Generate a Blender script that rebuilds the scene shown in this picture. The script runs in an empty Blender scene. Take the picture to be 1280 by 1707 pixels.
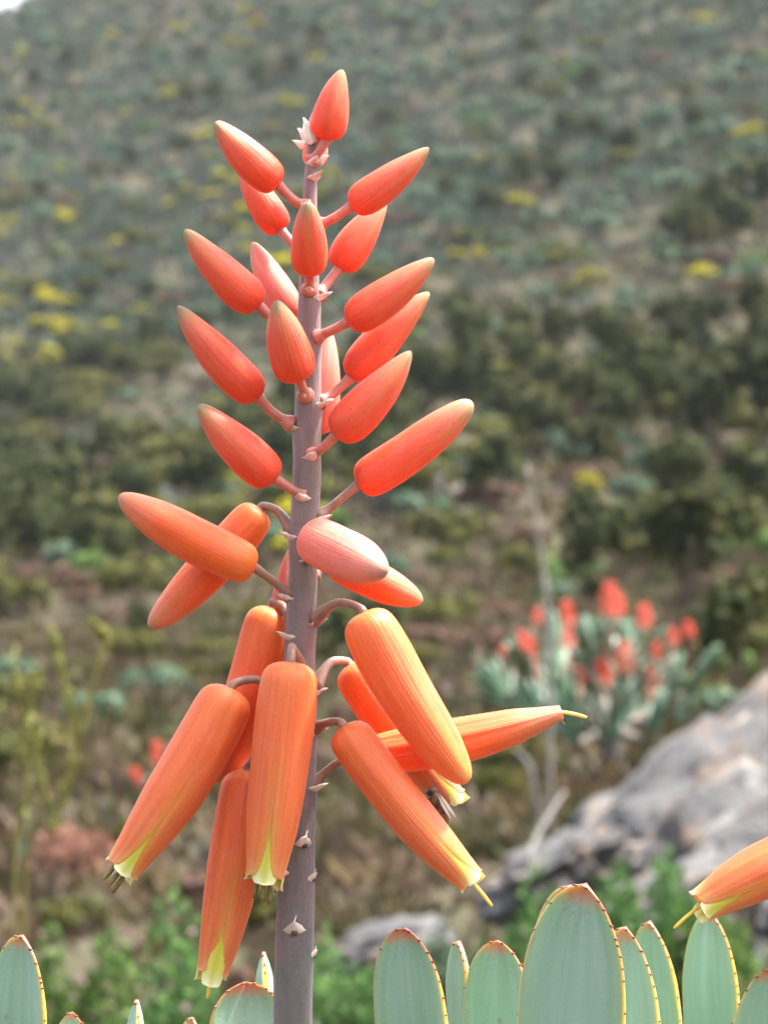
import bpy, bmesh, math, random
import numpy as np
from mathutils import Vector, Matrix, noise

R = math.radians
scene = bpy.context.scene
COL = scene.collection

# ------------------------------------------------------------------ camera, sky, sun, exposure
EYE = 1.6                       # camera height above the ground where the photographer stands
FOCUS = 0.70                    # distance to the flower spike
cam_data = bpy.data.cameras.new("camera")
cam = bpy.data.objects.new("camera", cam_data)
COL.objects.link(cam)
cam.location = (0, 0, EYE)
cam.rotation_euler = (R(90), 0, 0)
cam_data.sensor_fit = 'VERTICAL'
cam_data.sensor_height = 36.0
cam_data.sensor_width = 36.0
cam_data.lens = 100.0
cam_data.clip_start = 0.02
cam_data.clip_end = 5000
cam_data.dof.use_dof = True
cam_data.dof.focus_distance = FOCUS - 0.006
cam_data.dof.aperture_fstop = 28.0
scene.camera = cam

SUN_DIR = Vector((0.40, 0.10, 0.85)).normalized()      # towards the sun
SUN_EL = math.asin(SUN_DIR.z)
SUN_ROT = math.atan2(SUN_DIR.x, SUN_DIR.y)
world = bpy.data.worlds.new("World")
scene.world = world
world.use_nodes = True
wn = world.node_tree.nodes
wl = world.node_tree.links
sky = wn.new("ShaderNodeTexSky")
sky.sky_type = 'NISHITA'
sky.sun_disc = False
sky.sun_elevation = SUN_EL
sky.sun_rotation = SUN_ROT
sky.air_density = 1.0
sky.dust_density = 6.0
sky.ozone_density = 1.0
wn["Background"].inputs["Strength"].default_value = 0.15
pale = wn.new("ShaderNodeHueSaturation")             # thin high cloud: a paler sky than a clear one
pale.inputs["Saturation"].default_value = 0.5
wl.new(sky.outputs[0], pale.inputs["Color"])
wl.new(pale.outputs[0], wn["Background"].inputs[0])

sd = bpy.data.lights.new("sun", 'SUN')
sd.energy = 3.3
sd.angle = R(5)
sd.color = (1.0, 0.95, 0.87)
sun = bpy.data.objects.new("sun", sd)
COL.objects.link(sun)
sun.rotation_euler = (-SUN_DIR).to_track_quat('-Z', 'Y').to_euler()
sun.location = (2, 1, 6)

vs = scene.view_settings
vs.view_transform = 'Standard'
vs.look = 'None'
vs.gamma = 1.0
vs.use_curve_mapping = False
vs.exposure = 2.3
scene.cycles.use_denoising = True
scene.cycles.max_bounces = 8
scene.cycles.transparent_max_bounces = 8
scene.cycles.sample_clamp_indirect = 6.0

# ------------------------------------------------------------------ helpers
K = 0.36 / 1707.0               # tangent per photo pixel


def P(px, py, D):
    return Vector(((px - 640) * K * D, D, EYE - (py - 853.5) * K * D))


WLOC = {}


def wloc(o):
    return WLOC.get(o.name, Vector((0, 0, 0)))


def tag(o, label=None, cat=None, group=None, kind=None):
    if label: o["label"] = label
    if cat: o["category"] = cat
    if group: o["group"] = group
    if kind: o["kind"] = kind
    return o


def empty(name, loc, parent=None):
    o = bpy.data.objects.new(name, None)
    o.empty_display_size = 0.02
    COL.objects.link(o)
    loc = Vector(loc)
    if parent:
        o.parent = parent
        o.location = loc - wloc(parent)
    else:
        o.location = loc
    WLOC[o.name] = loc
    return o


class MB:
    """collects vertices and faces (world coordinates); uv per vertex, tint per vertex"""
    def __init__(s):
        s.v = []; s.f = []; s.uv = []; s.c = []; s.m = []

    def add(s, verts, faces, uv=None, col=None, mat=0):
        b = len(s.v)
        s.v += [tuple(p) for p in verts]
        s.f += [tuple(i + b for i in f) for f in faces]
        s.uv += list(uv) if uv is not None else [(0, 0)] * len(verts)
        if col is None: s.c += [(1, 1, 1, 1)] * len(verts)
        elif isinstance(col, tuple): s.c += [col] * len(verts)
        else: s.c += list(col)
        s.m += [mat] * len(faces)

    def mesh(s, name, mats, origin=Vector((0, 0, 0)), smooth=True):
        me = bpy.data.meshes.new(name)
        o = Vector(origin)
        V = np.array(s.v, dtype=np.float64) - np.array(o)
        me.from_pydata(V.tolist(), [], s.f)
        li = np.empty(len(me.loops), dtype=np.int32)
        me.loops.foreach_get("vertex_index", li)
        uvl = me.uv_layers.new(name="UVMap")
        uvl.data.foreach_set("uv", np.array(s.uv, dtype=np.float32)[li].ravel())
        ca = me.color_attributes.new("tint", 'FLOAT_COLOR', 'POINT')
        ca.data.foreach_set("color", np.array(s.c, dtype=np.float32).ravel())
        for m in (mats if isinstance(mats, (list, tuple)) else [mats]):
            me.materials.append(m)
        me.polygons.foreach_set("material_index", np.array(s.m, dtype=np.int32))
        me.polygons.foreach_set("use_smooth", np.full(len(me.polygons), smooth, dtype=bool))
        me.update()
        return me

    def build(s, name, mats, parent=None, loc=None, smooth=True):
        if loc is None:
            loc = wloc(parent) if parent else Vector((0, 0, 0))
        loc = Vector(loc)
        return link(name, s.mesh(name, mats, loc, smooth), parent, loc)


def link(name, me, parent=None, loc=(0, 0, 0), rot=None, scale=None):
    o = bpy.data.objects.new(name, me)
    COL.objects.link(o)
    loc = Vector(loc)
    if parent:
        o.parent = parent
        o.location = loc - wloc(parent)
    else:
        o.location = loc
    if rot is not None: o.rotation_euler = rot
    if scale is not None: o.scale = scale if hasattr(scale, '__len__') else (scale,) * 3
    WLOC[o.name] = loc
    return o


def frames(pts, ref):
    """parallel transported frames along a polyline; first axis starts towards ref"""
    n = len(pts)
    T = []
    for i in range(n):
        a = pts[max(i - 1, 0)]; b = pts[min(i + 1, n - 1)]
        T.append((b - a).normalized())
    x = ref - T[0] * ref.dot(T[0])
    if x.length < 1e-6: x = T[0].orthogonal()
    x.normalize()
    out = []
    for i in range(n):
        x = (x - T[i] * x.dot(T[i])).normalized()
        out.append((x.copy(), T[i].cross(x).normalized(), T[i]))
    return out


def tube(mb, pts, rad, n=10, ref=Vector((0, -1, 0)), col=None, cap=True, mat=0):
    pts = [Vector(p) for p in pts]
    fr = frames(pts, ref)
    V = []; U = []; F = []
    m = len(pts)
    for i, p in enumerate(pts):
        x, y, _ = fr[i]
        r = rad[i] if hasattr(rad, '__len__') else rad
        for j in range(n):
            a = 2 * math.pi * j / n
            V.append(p + x * (math.cos(a) * r) + y * (math.sin(a) * r))
            U.append((i / (m - 1), j / n))
    for i in range(m - 1):
        for j in range(n):
            k = (j + 1) % n
            F.append((i * n + j, i * n + k, (i + 1) * n + k, (i + 1) * n + j))
    if cap:
        F.append(tuple(range(n - 1, -1, -1)))
        F.append(tuple((m - 1) * n + j for j in range(n)))
    mb.add(V, F, U, col, mat)


def bez(pts, n):
    """Catmull-Rom through the points"""
    pts = [Vector(p) for p in pts]
    if len(pts) == 2:
        return [pts[0].lerp(pts[1], i / n) for i in range(n + 1)]
    ext = [pts[0] * 2 - pts[1]] + pts + [pts[-1] * 2 - pts[-2]]
    out = []
    seg = len(pts) - 1
    for i in range(n + 1):
        t = i / n * seg
        k = min(int(t), seg - 1)
        f = t - k
        p0, p1, p2, p3 = ext[k:k + 4]
        out.append(0.5 * ((2 * p1) + (p2 - p0) * f + (2 * p0 - 5 * p1 + 4 * p2 - p3) * f * f + (3 * p1 - p0 - 3 * p2 + p3) * f ** 3))
    return out


def pchip(xs, ys):
    xs = list(xs); ys = list(ys); n = len(xs)
    d = [(ys[i + 1] - ys[i]) / (xs[i + 1] - xs[i]) for i in range(n - 1)]
    m = [d[0]] + [0 if d[i - 1] * d[i] <= 0 else 2 * d[i - 1] * d[i] / (d[i - 1] + d[i]) for i in range(1, n - 1)] + [d[-1]]

    def f(x):
        x = min(max(x, xs[0]), xs[-1])
        k = 0
        while k < n - 2 and x > xs[k + 1]: k += 1
        h = xs[k + 1] - xs[k]; t = (x - xs[k]) / h
        return ((1 + 2 * t) * (1 - t) ** 2 * ys[k] + t * (1 - t) ** 2 * h * m[k] + t * t * (3 - 2 * t) * ys[k + 1] + t * t * (t - 1) * h * m[k + 1])
    return f


def sstep(a, b, x):
    t = min(max((x - a) / (b - a), 0), 1)
    return t * t * (3 - 2 * t)


# ------------------------------------------------------------------ materials
def mat(name):
    m = bpy.data.materials.new(name)
    m.use_nodes = True
    nt = m.node_tree
    for n in list(nt.nodes): nt.nodes.remove(n)
    return m, nt.nodes, nt.links


def ramp(N, stops, interp='LINEAR'):
    r = N.new("ShaderNodeValToRGB")
    r.color_ramp.interpolation = interp
    e = r.color_ramp.elements
    while len(e) < len(stops): e.new(0.5)
    for i, (p, c) in enumerate(stops):
        e[i].position = p
        e[i].color = (*c, 1) if len(c) == 3 else c
    return r


def mix(N, L, f, a, b, mode='MIX'):
    n = N.new("ShaderNodeMix")
    n.data_type = 'RGBA'; n.blend_type = mode
    for s, v in ((0, f), (6, a), (7, b)):
        if hasattr(v, 'links') or hasattr(v, 'is_linked'): L.new(v, n.inputs[s])
        elif s == 0: n.inputs[0].default_value = v
        else: n.inputs[s].default_value = (*v, 1)
    return n.outputs[2]


def mth(N, L, op, a, b=None, c=None, clamp=False):
    n = N.new("ShaderNodeMath")
    n.operation = op; n.use_clamp = clamp
    for i, v in enumerate((a, b, c)):
        if v is None: continue
        if hasattr(v, 'is_linked'): L.new(v, n.inputs[i])
        else: n.inputs[i].default_value = v
    return n.outputs[0]


def finish(m, N, L, colour, rough=0.45, trans=0.0, sss=0.0, sss_r=(0.004, 0.0015, 0.0006), sheen=0.0, sheen_tint=(1, 1, 1), bump=None, bump_d=0.001, spec=0.5, coat=0.0, tcol=None):
    out = N.new("ShaderNodeOutputMaterial")
    p = N.new("ShaderNodeBsdfPrincipled")
    if hasattr(colour, 'is_linked'): L.new(colour, p.inputs["Base Color"])
    else: p.inputs["Base Color"].default_value = (*colour, 1)
    if hasattr(rough, 'is_linked'): L.new(rough, p.inputs["Roughness"])
    else: p.inputs["Roughness"].default_value = rough
    p.inputs["Specular IOR Level"].default_value = spec
    if sss:
        p.inputs["Subsurface Weight"].default_value = sss
        p.inputs["Subsurface Radius"].default_value = sss_r
        p.inputs["Subsurface Scale"].default_value = 1.0
    if sheen:
        p.inputs["Sheen Weight"].default_value = sheen
        p.inputs["Sheen Roughness"].default_value = 0.35
        p.inputs["Sheen Tint"].default_value = (*sheen_tint, 1)
    if coat:
        p.inputs["Coat Weight"].default_value = coat
        p.inputs["Coat Roughness"].default_value = 0.25
    if bump is not None:
        b = N.new("ShaderNodeBump")
        b.inputs["Strength"].default_value = 1.0
        b.inputs["Distance"].default_value = bump_d
        L.new(bump, b.inputs["Height"])
        L.new(b.outputs[0], p.inputs["Normal"])
    sh = p.outputs[0]
    if trans:
        t = N.new("ShaderNodeBsdfTranslucent")
        tc = tcol if tcol is not None else colour
        if hasattr(tc, 'is_linked'): L.new(tc, t.inputs[0])
        else: t.inputs[0].default_value = (*tc, 1)
        x = N.new("ShaderNodeMixShader")
        x.inputs[0].default_value = trans
        L.new(p.outputs[0], x.inputs[1]); L.new(t.outputs[0], x.inputs[2])
        sh = x.outputs[0]
    L.new(sh, out.inputs[0])
    return m


def noise_tex(N, L, scale, detail=4, rough=0.55, vec=None, coord='Object', dist=0.0):
    n = N.new("ShaderNodeTexNoise")
    n.inputs["Scale"].default_value = scale
    n.inputs["Detail"].default_value = detail
    n.inputs["Roughness"].default_value = rough
    n.inputs["Distortion"].default_value = dist
    if vec is None:
        tc = N.new("ShaderNodeTexCoord")
        vec = tc.outputs[coord]
    L.new(vec, n.inputs["Vector"])
    return n.outputs["Fac"]


def uvs(N, L):
    tc = N.new("ShaderNodeTexCoord")
    s = N.new("ShaderNodeSeparateXYZ")
    L.new(tc.outputs["UV"], s.inputs[0])
    return s.outputs[0], s.outputs[1], tc


def stretch(N, L, tc, sx, sy, src="UV"):
    mp = N.new("ShaderNodeMapping")
    mp.inputs["Scale"].default_value = (sx, sy, 1)
    L.new(tc.outputs[src], mp.inputs[0])
    oi = N.new("ShaderNodeObjectInfo")
    ad = N.new("ShaderNodeVectorMath"); ad.operation = 'ADD'
    cm = N.new("ShaderNodeCombineXYZ")
    L.new(mth(N, L, 'MULTIPLY', oi.outputs["Random"], 37.0), cm.inputs[2])
    L.new(mp.outputs[0], ad.inputs[0]); L.new(cm.outputs[0], ad.inputs[1])
    return ad.outputs[0]


def petal_material(name, stops, stripe, stripe_amt, edge, edge_amt, vein=0.25, spots=False):
    m, N, L = mat(name)
    u, v, tc = uvs(N, L)
    r = ramp(N, stops); L.new(u, r.inputs[0])
    col = r.outputs[0]
    # long soft blotches of paler and deeper orange running with the petal
    nz = noise_tex(N, L, 1.0, 3, 0.6, stretch(N, L, tc, 2.2, 5.0))
    br = ramp(N, [(0.3, (0.93, 0.84, 0.82)), (0.7, (1.05, 1.18, 1.18))]); L.new(nz, br.inputs[0])
    col = mix(N, L, 1.0, col, br.outputs[0], 'MULTIPLY')
    # fine veins
    vz = noise_tex(N, L, 1.0, 2, 0.5, stretch(N, L, tc, 1.2, 26.0))
    vr = ramp(N, [(0.36, (0.86, 0.70, 0.62)), (0.60, (1, 1, 1))]); L.new(vz, vr.inputs[0])
    col = mix(N, L, vein, col, vr.outputs[0], 'MULTIPLY')
    # median stripe, strongest near the tip
    av = mth(N, L, 'ABSOLUTE', mth(N, L, 'SUBTRACT', v, 0.5))
    st = mth(N, L, 'SUBTRACT', 1.0, mth(N, L, 'DIVIDE', av, 0.17), clamp=True)
    su = mth(N, L, 'MULTIPLY', mth(N, L, 'SUBTRACT', u, 0.25), 1.5, clamp=True)
    col = mix(N, L, mth(N, L, 'MULTIPLY', mth(N, L, 'MULTIPLY', st, su), stripe_amt), col, stripe)
    # pale petal margins
    ed = mth(N, L, 'MULTIPLY', mth(N, L, 'SUBTRACT', av, 0.30), 4.5, clamp=True)
    eu = mth(N, L, 'MULTIPLY', mth(N, L, 'SUBTRACT', u, 0.35), 1.6, clamp=True)
    col = mix(N, L, mth(N, L, 'MULTIPLY', mth(N, L, 'MULTIPLY', ed, eu), edge_amt), col, edge)
    if spots:
        sp = noise_tex(N, L, 1.0, 1, 0.5, stretch(N, L, tc, 26, 16))
        spm = mth(N, L, 'GREATER_THAN', sp, 0.765)
        col = mix(N, L, mth(N, L, 'MULTIPLY', spm, 0.6), col, (0.10, 0.03, 0.015))
    # thin seam where two petals meet
    seam = mth(N, L, 'MULTIPLY', mth(N, L, 'SUBTRACT', av, 0.482), 50, clamp=True)
    col = mix(N, L, mth(N, L, 'MULTIPLY', mth(N, L, 'MULTIPLY', seam, mth(N, L, 'MULTIPLY', mth(N, L, 'SUBTRACT', u, 0.3), 2.0, clamp=True)), 0.45), col, (0.50, 0.09, 0.04))
    # waxy bloom, rubbed off in patches, and fine grain
    bl = noise_tex(N, L, 170, 5, 0.65)
    bm_ = ramp(N, [(0.42, (0, 0, 0)), (0.66, (1, 1, 1))]); L.new(bl, bm_.inputs[0])
    col = mix(N, L, mth(N, L, 'MULTIPLY', bm_.outputs[0], 0.07), col, (0.95, 0.42, 0.34))
    gr = noise_tex(N, L, 1400, 3, 0.7)
    gm_ = ramp(N, [(0.30, (0.92, 0.86, 0.84)), (0.55, (1.03, 1.03, 1.03))]); L.new(gr, gm_.inputs[0])
    col = mix(N, L, 0.7, col, gm_.outputs[0], 'MULTIPLY')
    rgh = mth(N, L, 'ADD', 0.36, mth(N, L, 'MULTIPLY', bl, 0.26))
    fine = noise_tex(N, L, 2500, 2, 0.6)
    return finish(m, N, L, col, rough=rgh, trans=0.25, sss=0.4, sss_r=(0.005, 0.0014, 0.0005), sheen=0.09,
                  sheen_tint=(1.0, 0.80, 0.80), bump=mth(N, L, 'ADD', mth(N, L, 'MULTIPLY', vz, 1.0), mth(N, L, 'MULTIPLY', fine, 0.25)), bump_d=0.0002, coat=0.04)


M = {}
M['bud'] = petal_material("bud_petal", [(0.0, (0.90, 0.060, 0.010)), (0.25, (0.92, 0.075, 0.020)), (0.6, (0.92, 0.105, 0.048)),
                          (0.82, (0.82, 0.165, 0.085)), (0.93, (0.42, 0.22, 0.11)), (1.0, (0.24, 0.22, 0.13))],
                          (0.66, 0.28, 0.06), 0.55, (0.92, 0.20, 0.12), 0.3, vein=0.15, spots=True)
M['mid'] = petal_material("ripening_petal", [(0.0, (0.95, 0.19, 0.03)), (0.3, (0.96, 0.125, 0.018)), (0.7, (0.96, 0.125, 0.028)),
                          (0.93, (0.80, 0.20, 0.11)), (1.0, (0.52, 0.25, 0.15))],
                          (0.74, 0.20, 0.03), 0.5, (0.94, 0.36, 0.14), 0.5, vein=0.35)
M['ripe'] = petal_material("ripe_petal", [(0.0, (0.97, 0.195, 0.042)), (0.25, (0.97, 0.165, 0.042)), (0.65, (0.97, 0.172, 0.054)),
                          (0.9, (0.97, 0.215, 0.065)), (1.0, (0.94, 0.38, 0.14))],
                          (0.96, 0.125, 0.010), 0.6, (0.96, 0.40, 0.07), 0.85, vein=0.6)
M['pink'] = petal_material("pink_bud_petal", [(0.0, (0.90, 0.19, 0.13)), (0.5, (0.90, 0.21, 0.16)), (0.85, (0.88, 0.27, 0.20)),
                          (0.95, (0.66, 0.28, 0.20)), (1.0, (0.36, 0.22, 0.15))],
                          (0.85, 0.24, 0.17), 0.4, (0.92, 0.36, 0.28), 0.4, vein=0.3)


def inner_material():
    m, N, L = mat("inner_petal")
    u, v, tc = uvs(N, L)
    av = mth(N, L, 'ABSOLUTE', mth(N, L, 'SUBTRACT', v, 0.5))
    r = ramp(N, [(0.0, (0.80, 0.20, 0.03)), (0.6, (0.85, 0.32, 0.04)), (0.8, (0.80, 0.58, 0.07)), (0.93, (0.80, 0.68, 0.14)), (1.0, (0.82, 0.76, 0.48))])
    L.new(u, r.inputs[0])
    st = mth(N, L, 'SUBTRACT', 1.0, mth(N, L, 'DIVIDE', av, 0.2), clamp=True)
    col = mix(N, L, mth(N, L, 'MULTIPLY', st, 0.6), r.outputs[0], (0.50, 0.50, 0.04))
    return finish(m, N, L, col, rough=0.45, trans=0.25, sss=0.2)


M['inner'] = inner_material()


def simple(name, c1, c2, scale, rough=0.5, trans=0.0, sss=0.0, bump_d=0.0005, sx=None, coord='Object', sheen=0.0, spec=0.5, detail=5):
    m, N, L = mat(name)
    if sx:
        tc = N.new("ShaderNodeTexCoord")
        n = noise_tex(N, L, 1.0, detail, 0.6, stretch(N, L, tc, sx, scale))
    else:
        n = noise_tex(N, L, scale, detail, 0.6, coord=coord)
    r = ramp(N, [(0.32, c1), (0.68, c2)]); L.new(n, r.inputs[0])
    return finish(m, N, L, r.outputs[0], rough=rough, trans=trans, sss=sss, bump=n, bump_d=bump_d, sheen=sheen, spec=spec)


M['pedicel'] = simple("pedicel_skin", (0.32, 0.085, 0.065), (0.44, 0.15, 0.11), 260, 0.4, sss=0.15, sheen=0.12)
M['pedicel_ripe'] = simple("ripe_pedicel_skin", (0.17, 0.085, 0.07), (0.29, 0.16, 0.10), 200, 0.42, sss=0.1, sheen=0.12)
M['bract'] = simple("papery_bract", (0.52, 0.36, 0.30), (0.86, 0.76, 0.68), 320, 0.5, trans=0.3, bump_d=0.0002)
M['bract_white'] = simple("dry_white_bract", (0.80, 0.76, 0.70), (0.9, 0.88, 0.85), 320, 0.5, trans=0.3, bump_d=0.0002)
M['scar'] = simple("dried_scar", (0.05, 0.022, 0.015), (0.13, 0.06, 0.03), 400, 0.7)
M['anther'] = simple("dark_anther", (0.10, 0.055, 0.012), (0.24, 0.15, 0.04), 500, 0.6)
M['style'] = simple("yellow_style", (0.80, 0.50, 0.05), (0.84, 0.62, 0.12), 300, 0.45, trans=0.2)


def stem_material():
    m, N, L = mat("flower_stalk_skin")
    u, v, tc = uvs(N, L)
    r = ramp(N, [(0.0, (0.117, 0.1053, 0.0936)), (0.2, (0.117, 0.1014, 0.0936)), (0.45, (0.156, 0.117, 0.1014)), (0.75, (0.1872, 0.1248, 0.1131)), (1.0, (0.1872, 0.117, 0.1092))])
    L.new(u, r.inputs[0])
    n1 = noise_tex(N, L, 1.0, 5, 0.65, stretch(N, L, tc, 30, 9))
    br = ramp(N, [(0.25, (0.78, 0.76, 0.80)), (0.75, (1.18, 1.2, 1.2))]); L.new(n1, br.inputs[0])
    col = mix(N, L, 1.0, r.outputs[0], br.outputs[0], 'MULTIPLY')
    # purple flush patches
    n2 = noise_tex(N, L, 55, 3, 0.6)
    pr = ramp(N, [(0.45, (0, 0, 0)), (0.72, (1, 1, 1))]); L.new(n2, pr.inputs[0])
    col = mix(N, L, mth(N, L, 'MULTIPLY', pr.outputs[0], 0.45), col, (0.27, 0.12, 0.14))
    n3 = noise_tex(N, L, 1.0, 4, 0.7, stretch(N, L, tc, 60, 40))
    fine = noise_tex(N, L, 1800, 3, 0.6)
    return finish(m, N, L, col, rough=0.42, sss=0.08, sss_r=(0.002, 0.001, 0.0008), sheen=0.35, sheen_tint=(0.9, 0.88, 1.0),
                  bump=mth(N, L, 'ADD', n3, mth(N, L, 'MULTIPLY', fine, 0.4)), bump_d=0.0005)


M['stem'] = stem_material()


def leaf_material():
    """blue-green strap leaf: uv.x = distance from the tip in leaf widths, uv.y = 0..1 across"""
    m, N, L = mat("aloe_leaf_skin")
    u, v, tc = uvs(N, L)
    oi = N.new("ShaderNodeObjectInfo")
    n1 = noise_tex(N, L, 1.0, 4, 0.6, stretch(N, L, tc, 0.5, 9))
    base = ramp(N, [(0.25, (0.205, 0.320, 0.225)), (0.5, (0.235, 0.360, 0.262)), (0.8, (0.275, 0.405, 0.315))]); L.new(n1, base.inputs[0])
    n1b = noise_tex(N, L, 1.0, 3, 0.6, stretch(N, L, tc, 0.25, 2.0))
    gl = ramp(N, [(0.3, (0.84, 0.93, 0.80)), (0.7, (1.12, 1.08, 1.16))]); L.new(n1b, gl.inputs[0])
    col = mix(N, L, 1.0, base.outputs[0], gl.outputs[0], 'MULTIPLY')
    streak = noise_tex(N, L, 1.0, 3, 0.6, stretch(N, L, tc, 0.6, 60))
    sr = ramp(N, [(0.35, (0.92, 0.94, 0.93)), (0.65, (1.03, 1.03, 1.03))]); L.new(streak, sr.inputs[0])
    col = mix(N, L, 0.2, col, sr.outputs[0], 'MULTIPLY')
    # purple brown flecks below the tip and here and there
    fl = noise_tex(N, L, 1.0, 3, 0.7, stretch(N, L, tc, 22, 28))
    tipm = mth(N, L, 'SUBTRACT', 1.0, mth(N, L, 'DIVIDE', u, 0.75), clamp=True)
    flm = mth(N, L, 'GREATER_THAN', mth(N, L, 'ADD', fl, mth(N, L, 'MULTIPLY', tipm, 0.13)), 0.665)
    col = mix(N, L, mth(N, L, 'MULTIPLY', flm, mth(N, L, 'MULTIPLY', tipm, 0.6)), col, (0.27, 0.14, 0.13))
    bl = noise_tex(N, L, 1.0, 3, 0.5, stretch(N, L, tc, 3.2, 7))
    blm = mth(N, L, 'MULTIPLY', mth(N, L, 'SUBTRACT', bl, 0.69), 14, clamp=True)
    col = mix(N, L, mth(N, L, 'MULTIPLY', blm, 0.55), col, (0.16, 0.10, 0.11))
    # red cap fading down the margin into orange and yellow
    av = mth(N, L, 'MULTIPLY', mth(N, L, 'ABSOLUTE', mth(N, L, 'SUBTRACT', v, 0.5)), 2.0)
    wob = noise_tex(N, L, 1.0, 3, 0.6, stretch(N, L, tc, 6, 3))
    capw = mth(N, L, 'ADD', 0.13, mth(N, L, 'MULTIPLY', wob, 0.16))
    cap = mth(N, L, 'SUBTRACT', 1.0, mth(N, L, 'DIVIDE', u, capw), clamp=True)
    mr = ramp(N, [(0.0, (0.66, 0.11, 0.05)), (0.16, (0.70, 0.16, 0.05)), (0.4, (0.72, 0.32, 0.05)), (0.75, (0.72, 0.46, 0.07)), (1.0, (0.62, 0.48, 0.12))])
    L.new(mth(N, L, 'DIVIDE', u, 1.6), mr.inputs[0])
    mg = mth(N, L, 'MULTIPLY', mth(N, L, 'SUBTRACT', av, 0.948), 30, clamp=True)
    soft = mth(N, L, 'MULTIPLY', mth(N, L, 'MULTIPLY', mth(N, L, 'SUBTRACT', av, 0.70), 3.0, clamp=True), 0.35)
    col = mix(N, L, soft, col, (0.42, 0.44, 0.14))
    col = mix(N, L, mth(N, L, 'MAXIMUM', mg, mth(N, L, 'MULTIPLY', cap, 1.0)), col, mr.outputs[0])
    return finish(m, N, L, col, rough=0.42, sss=0.15, sss_r=(0.002, 0.003, 0.0015), trans=0.04, sheen=0.3, sheen_tint=(0.85, 0.95, 1.0),
                  bump=mth(N, L, 'ADD', mth(N, L, 'MULTIPLY', streak, 0.15), mth(N, L, 'MULTIPLY', noise_tex(N, L, 1500, 2, 0.6), 0.3)), bump_d=0.0003)


M['leaf'] = leaf_material()
M['tooth'] = simple("leaf_tooth", (0.10, 0.015, 0.012), (0.32, 0.05, 0.03), 900, 0.4, bump_d=0.0001)
M['bark'] = simple("grey_bark", (0.10, 0.085, 0.07), (0.24, 0.21, 0.18), 30, 0.85, bump_d=0.006)
M['dead_wood'] = simple("bleached_wood", (0.06, 0.055, 0.052), (0.12, 0.11, 0.105), 40, 0.8, bump_d=0.003)


def foliage_material(name="foliage", trans=0.25, vary=0.35):
    m, N, L = mat(name)
    at = N.new("ShaderNodeAttribute"); at.attribute_name = "tint"
    oi = N.new("ShaderNodeObjectInfo")
    br = mth(N, L, 'ADD', 1.0 - vary * 0.5, mth(N, L, 'MULTIPLY', oi.outputs["Random"], vary))
    cm = N.new("ShaderNodeCombineXYZ")
    L.new(br, cm.inputs[0]); L.new(br, cm.inputs[1]); L.new(mth(N, L, 'MULTIPLY', br, 0.97), cm.inputs[2])
    col = mix(N, L, 1.0, at.outputs["Color"], cm.outputs[0], 'MULTIPLY')
    return finish(m, N, L, col, rough=0.7, trans=trans, spec=0.08)


M['foliage'] = foliage_material()


def ground_material():
    m, N, L = mat("hillside_soil")
    n1 = noise_tex(N, L, 0.35, 8, 0.65)
    n2 = noise_tex(N, L, 4.0, 6, 0.65)
    r = ramp(N, [(0.30, (0.038, 0.032, 0.022)), (0.5, (0.056, 0.046, 0.035)), (0.7, (0.082, 0.067, 0.058))]); L.new(n1, r.inputs[0])
    r2 = ramp(N, [(0.3, (0.65, 0.68, 0.6)), (0.7, (1.25, 1.2, 1.2))]); L.new(n2, r2.inputs[0])
    col = mix(N, L, 1.0, r.outputs[0], r2.outputs[0], 'MULTIPLY')
    n3 = noise_tex(N, L, 0.9, 5, 0.6)
    gm = ramp(N, [(0.45, (0, 0, 0)), (0.6, (1, 1, 1))]); L.new(n3, gm.inputs[0])
    col = mix(N, L, mth(N, L, 'MULTIPLY', gm.outputs[0], 0.6), col, (0.042, 0.048, 0.020))
    return finish(m, N, L, col, rough=0.95, bump=n2, bump_d=0.05, spec=0.05)


M['ground'] = ground_material()


def rock_material():
    m, N, L = mat("lichened_sandstone")
    n1 = noise_tex(N, L, 3.2, 9, 0.72, dist=0.8)
    r = ramp(N, [(0.30, (0.03427, 0.0336, 0.03571)), (0.45, (0.09384, 0.092, 0.09449)), (0.62, (0.155, 0.152, 0.1525)), (0.78, (0.2366, 0.228, 0.212))]); L.new(n1, r.inputs[0])
    col = r.outputs[0]
    n2 = noise_tex(N, L, 4.1, 6, 0.6, dist=1.0)
    om = ramp(N, [(0.52, (0, 0, 0)), (0.62, (1, 1, 1))]); L.new(n2, om.inputs[0])
    col = mix(N, L, mth(N, L, 'MULTIPLY', om.outputs[0], 0.6), col, (0.2366, 0.144, 0.08184))
    n3 = noise_tex(N, L, 6.5, 6, 0.65)
    dm = ramp(N, [(0.54, (0, 0, 0)), (0.63, (1, 1, 1))]); L.new(n3, dm.inputs[0])
    col = mix(N, L, mth(N, L, 'MULTIPLY', dm.outputs[0], 0.75), col, (0.05712, 0.056, 0.06324))
    n4 = noise_tex(N, L, 5.0, 4, 0.6, dist=0.4)
    wm = ramp(N, [(0.58, (0, 0, 0)), (0.66, (1, 1, 1))]); L.new(n4, wm.inputs[0])
    col = mix(N, L, mth(N, L, 'MULTIPLY', wm.outputs[0], 0.8), col, (0.2938, 0.28, 0.2604))
    return finish(m, N, L, col, rough=0.9, bump=mth(N, L, 'ADD', n1, mth(N, L, 'MULTIPLY', n3, 0.6)), bump_d=0.11, spec=0.25)


M['rock'] = rock_material()


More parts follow.
